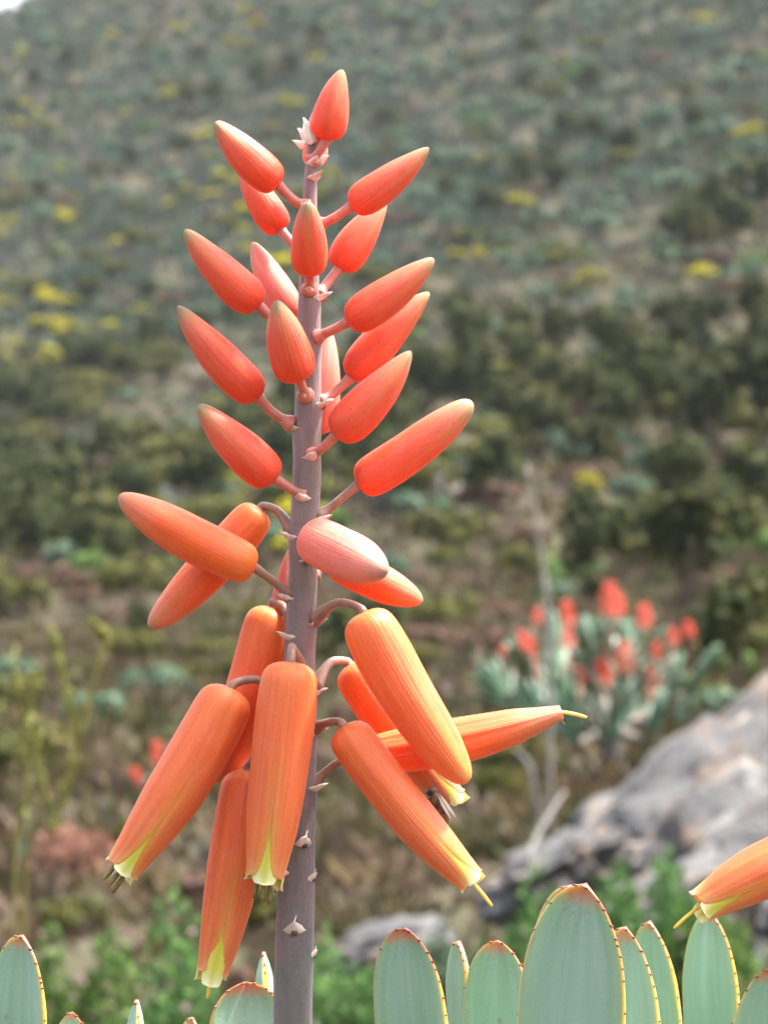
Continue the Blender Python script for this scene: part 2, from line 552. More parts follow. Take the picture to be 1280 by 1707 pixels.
# ------------------------------------------------------------------ ground: one sheet, the hillside rising to the right
def terrain(x, y):
    d = max(y - 18.0, 0.0)
    yr = 237 + 0.5 * x                       # ridge line
    if y > yr:
        dr = yr - 18.0
        z = 0.00262 * dr ** 1.85 - 0.30 * (y - yr) - 0.0006 * (y - yr) ** 2
        z = max(z, -40)
    else:
        z = 0.00262 * d ** 1.85
    s = 0.10 + 0.20 * sstep(15, 90, y)
    xx = math.copysign(60 * math.tanh(abs(x) / 60), x)
    z += s * xx * sstep(-30, 2, y + 25)
    if y > 10:
        z += noise.noise(Vector((x * 0.09, y * 0.09, 3.1))) * 0.55 * sstep(10, 50, y)
    z += noise.noise(Vector((x * 0.5, y * 0.5, 9.2))) * 0.10 * sstep(1, 6, abs(x) + abs(y))
    return z


def hit(px, py, lo=3.0, hi=230.0):
    """where the line of sight through a photo pixel meets the ground"""
    y = lo
    while y < hi:
        p = P(px, py, y)
        if terrain(p.x, p.y) > p.z: break
        y += max(0.05, y * 0.004)
    p = P(px, py, y)
    return Vector((p.x, p.y, terrain(p.x, p.y)))


def axis_samples(lo, hi, n, power):
    t = np.linspace(-1, 1, n)
    s = np.sign(t) * np.abs(t) ** power
    return np.where(s < 0, -s * lo, s * hi)


xs = axis_samples(-320, 320, 161, 2.2)
ys = np.concatenate([np.linspace(-120, -12, 16), np.linspace(-10, 40, 120), np.linspace(41, 260, 180), np.linspace(264, 620, 40)])
gv = [(x, y, terrain(x, y)) for y in ys for x in xs]
nx = len(xs)
gf = [(j * nx + i, j * nx + i + 1, (j + 1) * nx + i + 1, (j + 1) * nx + i) for j in range(len(ys) - 1) for i in range(nx - 1)]
g = MB(); g.add(gv, gf)
tag(g.build("ground", M['ground']), kind="structure")

# ------------------------------------------------------------------ rocks
rng = random.Random(7)


def rock(name, loc, size, seed, label, group=None, rz=0.0, tilt=(0, 0), sub=4, rough=0.34, strata=0.07):
    bm = bmesh.new()
    bmesh.ops.create_icosphere(bm, subdivisions=sub, radius=1.0)
    rot = Matrix.Rotation(rz, 3, 'Z') @ Matrix.Rotation(tilt[0], 3, 'X') @ Matrix.Rotation(tilt[1], 3, 'Y')
    off = Vector((seed * 3.7, seed * 1.3, seed * 7.1))
    for v in bm.verts:
        p = v.co.normalized()
        # squarish block
        q = Vector([math.copysign(abs(c) ** 0.62, c) for c in p])
        q *= 1.0 / max(q.length, 1e-6) ** 0.4
        d = noise.fractal(p * 1.7 + off, 0.6, 2.15, 7) * rough
        d -= abs(noise.noise(p * 2.3 + off * 1.7)) * rough * 0.6
        q *= 1 + d
        q.z += math.floor(q.z * 5 + noise.noise(p * 3 + off) * 0.8) / 5 * strata - q.z * strata
        v.co = rot @ Vector((q.x * size[0], q.y * size[1], q.z * size[2]))
    me = bpy.data.meshes.new(name)
    bm.to_mesh(me); bm.free()
    me.polygons.foreach_set("use_smooth", np.ones(len(me.polygons), dtype=bool))
    me.materials.append(M['rock'])
    o = link(name, me, None, loc)
    tag(o, label, "rock", group)
    return o


def rock_at(px, py, D, size, seed, label, **k):
    p = P(px, py, D)
    return rock("boulder", p, size, seed, label, **k)


rock_at(1330, 1500, 8.8, (0.66, 0.7, 0.42), 1, "large grey boulder with white lichen lowest of the outcrop", tilt=(R(12), R(-30)), rz=R(10), sub=5)
rock_at(1150, 1375, 10.0, (0.60, 0.5, 0.21), 2, "long grey slab with ochre stains leaning on the outcrop", tilt=(R(10), R(-33)), rz=R(-6), sub=5, rough=0.34)
rock_at(1340, 1290, 11.2, (0.62, 0.6, 0.31), 3, "pale grey boulder topmost of the outcrop beside the flowering aloe", tilt=(R(6), R(-34)), rz=R(14), sub=5)
rock_at(930, 1470, 8.8, (0.22, 0.3, 0.11), 4, "low grey rock at the lower end of the outcrop slab", tilt=(0, R(-28)), sub=5)
rock_at(650, 1580, 7.2, (0.15, 0.25, 0.06), 5, "flat grey rock half sunk in scrub behind the flower stalk", tilt=(0, R(-14)), sub=4)
rock_at(1120, 1545, 7.2, (0.28, 0.3, 0.15), 9, "grey rock behind the leafy shrub below the outcrop", tilt=(0, R(-24)), sub=4)
p = hit(700, 840); rock("boulder", p + Vector((0, 0, 0.15)), (0.75, 0.8, 0.45), 6, "pale rounded rock among scrub on the open slope", rz=0.4)
p = hit(815, 770); rock("boulder", p + Vector((0, 0, 0.1)), (0.9, 1.0, 0.35), 8, "pale flat rock between dark bushes", rz=0.2)
p = hit(340, 815); rock("bedrock_slab", p + Vector((0, 0, -0.1)), (2.6, 2.0, 0.45), 10, "long bare grey rock slab slanting across the slope", tilt=(R(8), R(-17)), rz=R(5), rough=0.15)
p = hit(1258, 312); rock("bedrock_slab", p + Vector((0, 0, -0.25)), (3.6, 1.6, 0.8), 11, "pale rock ledge high on the slope", tilt=(0, R(-18)), rough=0.18)

# ------------------------------------------------------------------ shrubs of the hillside
PAL = {
    'olive': [(0.05134, 0.05555, 0.01339), (0.07487, 0.07361, 0.01897), (0.09625, 0.08749, 0.02455), (0.03565, 0.04375, 0.01228)],
    'dark': [(0.0248, 0.03274, 0.01004), (0.0403, 0.04613, 0.01339), (0.06587, 0.06547, 0.01897), (0.0186, 0.0253, 0.009486)],
    'grey': [(0.062, 0.1007, 0.0651), (0.0806, 0.125, 0.0837), (0.0527, 0.09027, 0.0558), (0.0992, 0.1319, 0.0961)],
    'brown': [(0.08556, 0.05115, 0.03751), (0.1079, 0.06274, 0.04774), (0.06696, 0.04297, 0.03137), (0.08928, 0.05797, 0.04092)],
    'rust': [(0.22, 0.115, 0.085), (0.27, 0.14, 0.10), (0.17, 0.09, 0.065), (0.24, 0.14, 0.11)],
    'fresh': [(0.0612, 0.108, 0.0252), (0.0828, 0.1368, 0.036), (0.0468, 0.0864, 0.02304), (0.1008, 0.1512, 0.0468)],
    'lush': [(0.06, 0.1275, 0.03375), (0.09, 0.1762, 0.04875), (0.045, 0.1013, 0.03), (0.1162, 0.2025, 0.0675), (0.07125, 0.135, 0.05625)],
    'yellowgreen': [(0.084, 0.091, 0.021), (0.1085, 0.1085, 0.0266), (0.0665, 0.0735, 0.021), (0.056, 0.0644, 0.021)],
}
YEL = (0.46, 0.40, 0.02, 1)


def leaf_quads(mb, C, Nrm, L, W, col, rs, curl=0.0, face=None):
    """many leaf blades: C centres (n,3), Nrm blade direction; each a bent 4-vertex diamond"""
    n = len(C)
    a = Nrm / np.linalg.norm(Nrm, axis=1)[:, None]
    b = np.cross(a, rs.normal(size=(n, 3))) if face is None else np.cross(a, face)
    b /= np.linalg.norm(b, axis=1)[:, None] + 1e-9
    L = np.broadcast_to(L, (n,))[:, None]; W = np.broadcast_to(W, (n,))[:, None]
    c = np.cross(a, b)
    p0 = C - a * L * 0.5
    p1 = C + b * W * 0.5 + c * W * curl
    p2 = C + a * L * 0.5
    p3 = C - b * W * 0.5 + c * W * curl
    V = np.stack([p0, p1, p2, p3], 1).reshape(-1, 3)
    base = len(mb.v)
    mb.v += [tuple(r) for r in V.tolist()]
    I = (np.arange(n) * 4)[:, None] + np.arange(4)[None, :] + base
    mb.f += [tuple(r) for r in I.tolist()]
    mb.uv += [(0, 0)] * (4 * n)
    cc = np.repeat(np.asarray(col, dtype=np.float64), 4, axis=0)
    if cc.shape[1] == 3: cc = np.hstack([cc, np.ones((len(cc), 1))])
    mb.c += [tuple(r) for r in cc.tolist()]
    mb.m += [0] * n


def shrub_geometry(seed, n, r, h, leaf, pal, clumps=9, flowers=0, fcol=YEL, upright=0.25, base=0.12, shell=False):
    rs = np.random.RandomState(seed)
    leafmb = MB(); stemmb = MB(); flmb = MB()
    pal = np.array(PAL[pal])
    th = rs.uniform(0, 2 * np.pi, clumps); rr = np.sqrt(rs.uniform(0.02, 1, clumps)) * r * 0.72
    ch = h * (base + (1 - base) * np.sqrt(np.clip(1 - (rr / r) ** 2, 0.05, 1))) * rs.uniform(0.62, 0.95, clumps)
    cc = np.stack([rr * np.cos(th), rr * np.sin(th), ch * 0.72], 1)
    cr = rs.uniform(0.24, 0.42, clumps) * r
    per = n // clumps
    for k in range(clumps):
        d = rs.normal(size=(per, 3)); d /= np.linalg.norm(d, axis=1)[:, None]
        d[:, 2] = np.where(d[:, 2] < -0.5, -d[:, 2], d[:, 2])
        rad = cr[k] * rs.uniform(0.45, 1.0, per) ** 0.5
        C = cc[k] + d * rad[:, None] * np.array([1, 1, h / r * 0.6 + 0.3])
        C[:, 2] = np.clip(C[:, 2], 0.03 * h, None)
        dirn = d * 0.7 + rs.normal(size=(per, 3)) * 0.6 + np.array([0, 0, upright])
        col = pal[rs.randint(0, len(pal), per)] * rs.uniform(0.75, 1.25, (per, 1))
        face = None
        if shell:      # dense crown: blades lie roughly along the crown's surface, as heath shrubs do
            face = d + rs.normal(size=(per, 3)) * 0.35
            dirn = np.cross(face, rs.normal(size=(per, 3)))
        leaf_quads(leafmb, C, dirn, leaf * rs.uniform(0.7, 1.3, per), leaf * (0.8 if shell else 0.55) * rs.uniform(0.7, 1.3, per), col, rs, 0.1, face)
        tube(stemmb, bez([(0, 0, -0.06 * h), (cc[k][0] * 0.35, cc[k][1] * 0.35, cc[k][2] * 0.45), tuple(cc[k])], 4), [0.03 * r, 0.026 * r, 0.02 * r, 0.014 * r, 0.006 * r], 4, col=(0.12, 0.095, 0.07, 1))
        if flowers:
            m = max(1, flowers // clumps)
            d = rs.normal(size=(m, 3)); d[:, 2] = np.abs(d[:, 2]) + 0.4; d /= np.linalg.norm(d, axis=1)[:, None]
            C = cc[k] + d * cr[k] * np.array([1, 1, h / r * 0.6 + 0.35])
            fc = np.tile(np.array(fcol[:3]), (m, 1)) * rs.uniform(0.8, 1.15, (m, 1))
            leaf_quads(flmb, C, rs.normal(size=(m, 3)), leaf * 0.6, leaf * 0.5, fc, rs, 0.15)
    return leafmb, stemmb, flmb


def shrub_mesh(name, *a, **k):
    k['shell'] = True
    lf, st, fl = shrub_geometry(*a, **k)
    for o in (st, fl):
        b = len(lf.v)
        lf.v += o.v; lf.f += [tuple(i + b for i in f) for f in o.f]; lf.uv += o.uv; lf.c += o.c; lf.m += o.m
    return lf.mesh(name, M['foliage'], smooth=False)


KIND = {
    # kind: (object name, category, label, group, [meshes])
    'dark': ("evergreen_bush", "bush", "dark green upright bush", "dark upright bushes",
             [shrub_mesh("evergreen_bush", 11 + i, 420, 0.55, 1.6, 0.16, 'dark', clumps=11, base=0.35) for i in range(3)]),
    'olive': ("olive_shrub", "shrub", "olive green rounded shrub", "olive rounded shrubs",
              [shrub_mesh("olive_shrub", 31 + i, 330, 0.8, 0.95, 0.15, 'olive', clumps=11) for i in range(3)]),
    'grey': ("silver_shrub", "shrub", "low silvery grey-green shrub", "silvery shrubs",
             [shrub_mesh("silver_shrub", 51 + i, 300, 0.75, 0.7, 0.15, 'grey', clumps=9) for i in range(3)]),
    'yellow': ("yellow_flowering_shrub", "shrub", "green shrub topped with yellow flowers", "yellow flowering shrubs",
               [shrub_mesh("yellow_flowering_shrub", 71 + i, 240, 0.62, 0.72, 0.14, 'yellowgreen', clumps=8, flowers=200) for i in range(3)]),
    'brown': ("dry_shrub", "shrub", "dry reddish brown shrub", "dry brown shrubs",
              [shrub_mesh("dry_shrub", 91 + i, 260, 0.7, 0.65, 0.14, 'brown', clumps=8) for i in range(2)]),
    'fresh': ("bright_green_shrub", "shrub", "bright green rounded shrub", "bright green shrubs",
              [shrub_mesh("bright_green_shrub", 111 + i, 260, 0.55, 0.6, 0.13, 'fresh', clumps=8) for i in range(2)]),
}
COUNT = {k: 0 for k in KIND}


def put(kind, x, y, s=1.0, zs=1.0):
    name, cat, label, group, meshes = KIND[kind]
    if COUNT[kind] >= 290: return None
    COUNT[kind] += 1
    o = link(name, rng.choice(meshes), None, (x, y, terrain(x, y) - 0.04), (0, 0, rng.uniform(0, 6.28)), (s, s, s * zs))
    zone = "at the foot of the slope" if y < 47 else ("in the dense belt across the middle slope" if y < 105 else "on the pale upper slope below the ridge")
    sz = "small" if s < 0.8 else ("large" if s > 1.25 else "middling")
    return tag(o, "%s %s %s" % (sz, label, zone), cat, group + " " + zone)


# bushes that can be told apart in the photograph (pixel of the foot, size)
FIXED = [
    ('dark', 860, 340, 1.6), ('dark', 815, 380, 1.3), ('dark', 930, 330, 1.3), ('dark', 1040, 285, 1.5), ('dark', 880, 115, 1.6),
    ('dark', 1145, 455, 1.7), ('grey', 1128, 445, 1.2), ('dark', 1265, 370, 1.8), ('dark', 1195, 385, 1.5), ('dark', 1215, 420, 1.4),
    ('dark', 1000, 600, 1.1), ('dark', 930, 610, 1.2), ('dark', 1040, 640, 1.2), ('dark', 1120, 590, 1.2), ('dark', 1170, 600, 1.3),
    ('dark', 1260, 580, 1.4), ('dark', 1220, 700, 1.3), ('dark', 1105, 760, 1.25), ('dark', 1265, 750, 1.4), ('dark', 920, 700, 1.1),
    ('dark', 1000, 700, 1.15), ('dark', 800, 610, 1.1), ('dark', 860, 590, 1.1), ('dark', 760, 560, 1.1), ('dark', 770, 700, 1.1),
    ('dark', 840, 720, 1.1), ('dark', 830, 860, 1.05), ('dark', 1140, 880, 1.15), ('dark', 980, 930, 0.8), ('dark', 1035, 985, 0.9),
    ('dark', 1150, 1030, 1.0), ('dark', 1245, 900, 1.1), ('dark', 1210, 960, 0.9), ('olive', 1090, 980, 0.9), ('fresh', 1225, 905, 0.9),
    ('fresh', 1262, 935, 0.8), ('grey', 1115, 925, 0.8), ('yellow', 995, 840, 0.75), ('grey', 915, 752, 0.9), ('yellow', 845, 640, 0.9),
    ('grey', 750, 660, 1.0), ('yellow', 985, 480, 0.9), ('yellow', 1170, 480, 1.0), ('yellow', 760, 440, 0.9), ('yellow', 805, 440, 0.9),
    ('dark', 150, 640, 1.2), ('dark', 60, 870, 1.2), ('olive', 230, 760, 1.3), ('yellow', 240, 745, 0.9), ('brown', 165, 800, 1.1),
    ('brown', 105, 780, 0.9), ('dark', 110, 620, 1.1), ('dark', 145, 520, 1.3), ('fresh', 145, 515, 1.0), ('grey', 90, 925, 0.9),
    ('dark', 430, 160, 1.8), ('dark', 360, 190, 1.6), ('dark', 310, 195, 1.5), ('dark', 480, 140, 1.6), ('dark', 530, 90, 1.6),
    ('dark', 210, 650, 1.1), ('olive', 270, 640, 1.1), ('olive', 60, 600, 1.0), ('dark', 30, 760, 1.1), ('brown', 145, 1020, 0.7),
    ('yellow', 15, 610, 0.8), ('yellow', 45, 600, 0.8), ('yellow', 165, 330, 1.0), ('yellow', 95, 430, 1.0), ('yellow', 120, 345, 1.0),
    ('yellow', 15, 520, 1.0), ('yellow', 95, 300, 1.0), ('yellow', 285, 355, 1.0), ('yellow', 480, 175, 1.0), ('yellow', 455, 225, 1.0),
    ('yellow', 540, 60, 1.1), ('yellow', 640, 40, 1.1), ('yellow', 715, 20, 1.1), ('yellow', 20, 385, 1.0), ('yellow', 200, 425, 1.0),
    ('olive', 1230, 1130, 0.62), ('fresh', 1215, 1140, 0.5), ('fresh', 935, 990, 0.85), ('fresh', 965, 975, 0.7), ('olive', 860, 1300, 0.35),
]
for k, px, py, s in FIXED:
    p = hit(px, py)
    put(k, p.x, p.y, s)

# the open slope between them
placed = []


def scatter(n, y0, y1, weights, smin, smax, power=1.0, sel=None, gap=0.5):
    kinds, w = zip(*weights)
    made = tries = 0
    while made < n and tries < n * 12:
        tries += 1
        y = y0 + (y1 - y0) * rng.random() ** power
        x = rng.uniform(-1, 1) * (0.138 * y + 1.5)
        if sel and not sel(x, y): continue
        if y < 13 and x > -0.2: continue
        s = rng.uniform(smin, smax)
        if any((x - a) ** 2 + (y - b) ** 2 < (gap * (s + c)) ** 2 for a, b, c in placed[-500:]): continue
        k = rng.choices(kinds, w)[0]
        if k == 'yellow' and x > -0.01 * y and rng.random() < 0.85: k = 'grey'
        if put(k, x, y, s) is None: continue
        placed.append((x, y, s)); made += 1


def band(x, y):      # the diagonal belt of dark thicket across the middle of the slope
    return noise.noise(Vector((x * 0.05 - y * 0.02, y * 0.035, 1.7))) > -0.12


scatter(250, 48, 105, [('dark', 6), ('olive', 3.5), ('brown', 1.5), ('yellow', 0.5), ('grey', 0.6)], 0.85, 1.45, sel=band, gap=0.55)
scatter(130, 40, 110, [('olive', 3), ('grey', 3), ('yellow', 0.8), ('brown', 2.5), ('fresh', 0.6)], 0.7, 1.1, gap=0.45)
scatter(460, 100, 226, [('grey', 5), ('olive', 2.4), ('yellow', 3.4), ('brown', 1.6), ('dark', 0.9), ('fresh', 0.6)], 0.9, 1.7, gap=0.6)
scatter(110, 17, 46, [('grey', 2), ('brown', 2.2), ('olive', 2.6), ('fresh', 0.2), ('dark', 0.8)], 0.35, 0.75, gap=0.5)
scatter(34, 8.5, 17, [('grey', 1.5), ('brown', 2), ('olive', 2.5)], 0.22, 0.4, gap=0.5)

# low scrub that nobody could count: one mass of tufts over the soil
st = MB(); rs = np.random.RandomState(5)
near_c = np.array([(0.07938, 0.06588, 0.03276), (0.1013, 0.07174, 0.05148), (0.06318, 0.05856, 0.02496), (0.1174, 0.08638, 0.07176), (0.06885, 0.07174, 0.03744), (0.05508, 0.04831, 0.02028), (0.09315, 0.06442, 0.0351)])
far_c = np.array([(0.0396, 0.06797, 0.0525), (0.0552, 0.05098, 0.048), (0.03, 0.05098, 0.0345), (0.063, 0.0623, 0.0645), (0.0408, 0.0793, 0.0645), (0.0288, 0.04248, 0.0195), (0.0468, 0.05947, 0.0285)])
for y0, y1, cnt, size, q in ((4.5, 12, 700, 0.10, 26), (12, 40, 2200, 0.22, 22), (40, 110, 3400, 0.34, 12), (105, 240, 9500, 0.66, 11)):
    yy = np.sqrt(rs.uniform(y0 ** 2, y1 ** 2, cnt)); xx = rs.uniform(-1, 1, cnt) * (0.142 * yy + 1.5)
    for x, y in zip(xx, yy):
        z = terrain(x, y)
        d = rs.normal(size=(q, 3)) * np.array([1, 1, 0.55]) * size * 0.6
        d[:, 2] = np.abs(d[:, 2])
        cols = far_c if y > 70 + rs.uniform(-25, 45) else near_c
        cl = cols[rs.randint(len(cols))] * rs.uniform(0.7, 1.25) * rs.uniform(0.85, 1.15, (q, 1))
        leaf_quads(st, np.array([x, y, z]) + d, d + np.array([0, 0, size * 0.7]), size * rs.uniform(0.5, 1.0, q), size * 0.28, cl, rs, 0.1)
# the same cover goes on beyond both sides of the view, bushes and tufts
for y0, y1, cnt, size, q, bush in ((3, 12, 500, 0.12, 22, 0), (12, 40, 1500, 0.26, 20, 0), (40, 110, 3200, 0.55, 13, 0), (110, 240, 5200, 0.8, 11, 0), (14, 40, 160, 0.5, 44, 1), (40, 110, 480, 1.0, 44, 1), (110, 240, 800, 1.15, 36, 1)):
    yy = np.sqrt(rs.uniform(y0 ** 2, y1 ** 2, cnt)); sg = rs.choice([-1, 1], cnt)
    xx = sg * (0.142 * yy + 1.5 + rs.uniform(0, 1, cnt) * (0.34 * yy + 3))
    for x, y in zip(xx, yy):
        z = terrain(x, y)
        d = rs.normal(size=(q, 3)) * np.array([1, 1, 0.8 if bush else 0.55]) * size * (0.5 if bush else 0.6)
        d[:, 2] = np.abs(d[:, 2])
        if bush:
            pal = np.array(PAL[('dark', 'olive', 'grey', 'brown')[rs.randint(4)]])
            cl = pal[rs.randint(0, 4, q)] * rs.uniform(0.8, 1.2, (q, 1))
        else:
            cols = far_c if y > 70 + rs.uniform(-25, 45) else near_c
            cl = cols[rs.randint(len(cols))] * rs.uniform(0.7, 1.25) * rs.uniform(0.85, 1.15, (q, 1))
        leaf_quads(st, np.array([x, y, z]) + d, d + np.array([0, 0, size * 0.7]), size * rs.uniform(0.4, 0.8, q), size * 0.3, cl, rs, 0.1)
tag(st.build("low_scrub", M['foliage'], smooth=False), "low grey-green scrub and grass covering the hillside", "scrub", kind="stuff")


# ------------------------------------------------------------------ flowering fan aloes further off
def strap_leaf_mesh(name, length, width, thick, mat_, curve=0.12):
    mb = MB(); n = 9
    V = []; U = []; F = []
    prof = [(-1, 0), (-0.55, 0.75), (0, 1), (0.55, 0.75), (1, 0), (0.55, -0.55), (0, -0.8), (-0.55, -0.55)]
    for i in range(n):
        s = i / (n - 1)
        t = (1 - s) * length / width
        w = width / 2 * (min(1, t / 1.1) * (2 - min(1, t / 1.1))) ** 0.5 * (0.8 + 0.2 * s)
        w = max(w, width * 0.04)
        for (a, b) in prof:
            V.append((a * w, b * thick / 2 - curve * length * s * s, s * length))
            U.append((t, a * 0.5 + 0.5))
    m = len(prof)
    for i in range(n - 1):
        for j in range(m):
            k = (j + 1) % m
            F.append((i * m + j, i * m + k, (i + 1) * m + k, (i + 1) * m + j))
    F.append(tuple(range(m - 1, -1, -1))); F.append(tuple((n - 1) * m + j for j in range(m)))
    mb.add(V, F, U)
    return mb.mesh(name, mat_)


def far_leaf_material():
    m, N, L = mat("far_aloe_leaf_skin")
    oi = N.new("ShaderNodeObjectInfo")
    r = ramp(N, [(0.0, (0.045, 0.095, 0.05)), (0.5, (0.085, 0.155, 0.088)), (1.0, (0.17, 0.24, 0.175))]); L.new(oi.outputs["Random"], r.inputs[0])
    return finish(m, N, L, r.outputs[0], rough=0.4, trans=0.05)


def far_flower_material():
    m, N, L = mat("far_red_flower")
    n = noise_tex(N, L, 40, 3, 0.6)
    r = ramp(N, [(0.3, (0.60, 0.045, 0.018)), (0.7, (0.68, 0.10, 0.045))]); L.new(n, r.inputs[0])
    return finish(m, N, L, r.outputs[0], rough=0.4, trans=0.2)


M['far_leaf'] = far_leaf_material()
M['far_flower'] = far_flower_material()
FARLEAF = [strap_leaf_mesh("leaf", 0.27, 0.042, 0.012, M['far_leaf'], c) for c in (0.06, 0.14)]


def raceme_mesh(seed, length=0.26, fl=0.07):
    rs = random.Random(seed); mb = MB()
    tube(mb, [(0, 0, -0.02), (0, 0, length * 0.5), (0, 0, length)], [0.006, 0.005, 0.002], 5, col=(1, 1, 1, 1))
    n = 26
    for i in range(n):
        s = i / (n - 1); z = length * (0.05 + 0.93 * s); a = i * 2.4
        out = Vector((math.cos(a), math.sin(a), 0)); dr = (-0.9 + 2.2 * s)
        d = (out + Vector((0, 0, dr))).normalized(); b = Vector((0, 0, z)) + out * 0.014
        l = fl * (1 - 0.6 * s)
        tube(mb, [b, b + d * l * 0.2, b + d * l * 0.7, b + d * l], [0.003, 0.0115 * (1 - 0.35 * s), 0.0105 * (1 - 0.35 * s), 0.004], 6)
    return mb.mesh("flower_spike", M['far_flower'])


RACEME = [raceme_mesh(i, 0.13 + 0.02 * i) for i in range(3)]


def far_aloe(name, base, fans, spikes, label, trunk_r=0.07, seed=1):
    rs = random.Random(seed)
    t = empty(name, base)
    tag(t, label, "aloe", "flowering aloes beyond the leaf fans")
    hub = base + Vector((0, 0, 0.35))
    mb = MB()
    tube(mb, bez([base - Vector((0, 0, 0.1)), base + Vector((0.02, 0, 0.15)), hub], 6), [trunk_r * (1.25 - 0.5 * i / 6) for i in range(7)], 9)
    mb.build("trunk", M['bark'], t)
    for (c, up, size, az) in fans:
        br = MB()
        tube(br, bez([hub - Vector((0, 0, 0.06)), hub.lerp(c, 0.5) - Vector((0, 0, 0.04)), c], 6), [trunk_r * 0.6, trunk_r * 0.55, trunk_r * 0.5, trunk_r * 0.45, trunk_r * 0.42, trunk_r * 0.4, trunk_r * 0.36], 7)
        br.build("branch", M['bark'], t)
        f = empty("leaf_fan", c, t)
        n = 11
        q = up.to_track_quat('Z', 'Y').to_matrix() @ Matrix.Rotation(az, 3, 'Z')
        for i in range(n):
            a = (i - (n - 1) / 2) / ((n - 1) / 2) * R(52) + rs.uniform(-0.07, 0.07)
            rot = q @ Matrix.Rotation(a, 3, 'Y') @ Matrix.Rotation(R(90) if i % 2 else R(-90), 3, 'Z') @ Matrix.Rotation(R(rs.uniform(-25, 25)), 3, 'Z')
            link("leaf", FARLEAF[0 if abs(a) < 0.5 else 1], f, c + up * 0.004 * (i % 3), rot.to_euler(), size * rs.uniform(0.85, 1.1) * (1 - 0.12 * abs(a)))
    for (tip, root, s) in spikes:
        sk = MB()
        top = tip - Vector((0, 0, 0.10 * s))
        tube(sk, bez([root, root.lerp(top, 0.55) + Vector((0.01, 0, 0)), top], 5), [0.007, 0.0065, 0.006, 0.006, 0.0055, 0.005], 6)
        sk.build("flower_stalk", M['pedicel'], t)
        link("flower_spike", rs.choice(RACEME), t, top - Vector((0, 0, 0.01)), (rs.uniform(-0.12, 0.12), rs.uniform(-0.15, 0.15), rs.uniform(0, 6)), s * 0.66)
    return t


DA = 15.5
base = P(1015, 1300, DA); base.z = terrain(base.x, base.y)
fans = []
rs2 = random.Random(3)
for (px, py, dd, lean) in ((890, 1150, 0.1, -0.5), (850, 1180, 0.3, -0.7), (945, 1190, -0.25, -0.3), (1000, 1140, 0.2, 0.0), (1045, 1190, -0.3, 0.1), (1010, 1240, -0.42, 0.0),
                           (1100, 1190, 0.0, 0.35), (1140, 1160, 0.1, 0.6), (1075, 1235, -0.35, 0.35), (960, 1240, -0.4, -0.2), (930, 1120, 0.35, -0.2), (1060, 1130, 0.3, 0.25), (905, 1215, -0.2, -0.55)):
    fans.append((P(px, py, DA + dd), Vector((lean, rs2.uniform(-0.3, 0.2), 1)).normalized(), rs2.uniform(1.05, 1.35), rs2.uniform(-0.7, 0.7)))
spikes = []
for (px, py, s, k) in ((1014, 975, 1.35, 3), (946, 1000, 1.05, 0), (946, 1046, 0.9, 2), (895, 1010, 0.7, 0), (873, 1048, 0.9, 1), (837, 1072, 0.5, 1), (1073, 1005, 1.1, 11), (1148, 1030, 0.8, 7), (1122, 1042, 0.8, 6),
                       (1093, 1066, 0.8, 6), (1004, 1092, 1.35, 4), (1040, 1075, 1.3, 4), (1084, 1115, 0.95, 8), (966, 1110, 0.8, 9), (1030, 985, 1.1, 3), (885, 1062, 0.7, 12)):
    spikes.append((P(px, py, DA + rs2.uniform(-0.3, 0.2)), fans[k][0], s))
far_aloe("fan_aloe", base, fans, spikes, "large aloe clump with many red flower spikes beside the grey outcrop", seed=4)

DB = 17.0
base = P(290, 1400, DB); base.z = terrain(base.x, base.y)
fans = [(P(px, py, DB + d), Vector((l, -0.1, 1)).normalized(), 0.8, az) for px, py, d, l, az in ((270, 1345, 0, -0.2, 0.3), (320, 1340, 0.1, 0.2, -0.4), (380, 1330, 0.1, 0.4, 0.2))]
spikes = [(P(228, 1275, DB), fans[0][0], 0.95), (P(262, 1238, DB), fans[0][0], 1.0), (P(408, 1222, DB), fans[2][0], 1.1), (P(310, 1240, DB), fans[1][0], 0.9)]
far_aloe("fan_aloe", base, fans, spikes, "small aloe with a few red spikes behind the hanging orange flowers", 0.05, seed=8)

# ------------------------------------------------------------------ near shrubs
def near_shrub(name, loc, seed, n, r, h, leaf, pal, label, cat="shrub", group=None, flowers=0, fcol=YEL, clumps=12, upright=0.4):
    t = empty(name, loc)
    tag(t, label, cat, group)
    lf, stm, fl = shrub_geometry(seed, n, r, h, leaf, pal, clumps, flowers, fcol, upright)
    kz = h / max(v[2] for v in lf.v)
    for g_ in (lf, stm, fl): g_.v = [(x_, y_, z_ * kz) for x_, y_, z_ in g_.v]
    for nm, mb in (("stems", stm), ("foliage", lf), ("blossom", fl)):
        if mb.v:
            me = mb.mesh(nm, M['foliage'], smooth=False)
            o = link(nm, me, t, loc)
            o["kind"] = "stuff"
    return t


def shrub_px(px, py_top, D, w_px, seed, n, leaf, pal, label, name="leafy_shrub", **k):
    p = P(px, py_top, D)
    z = terrain(p.x, D)
    h = max(p.z - z, 0.1)
    near_shrub(name, Vector((p.x, D, z - 0.02)), seed, n, w_px * K * D / 2, h / 0.98, leaf, pal, label, **k)


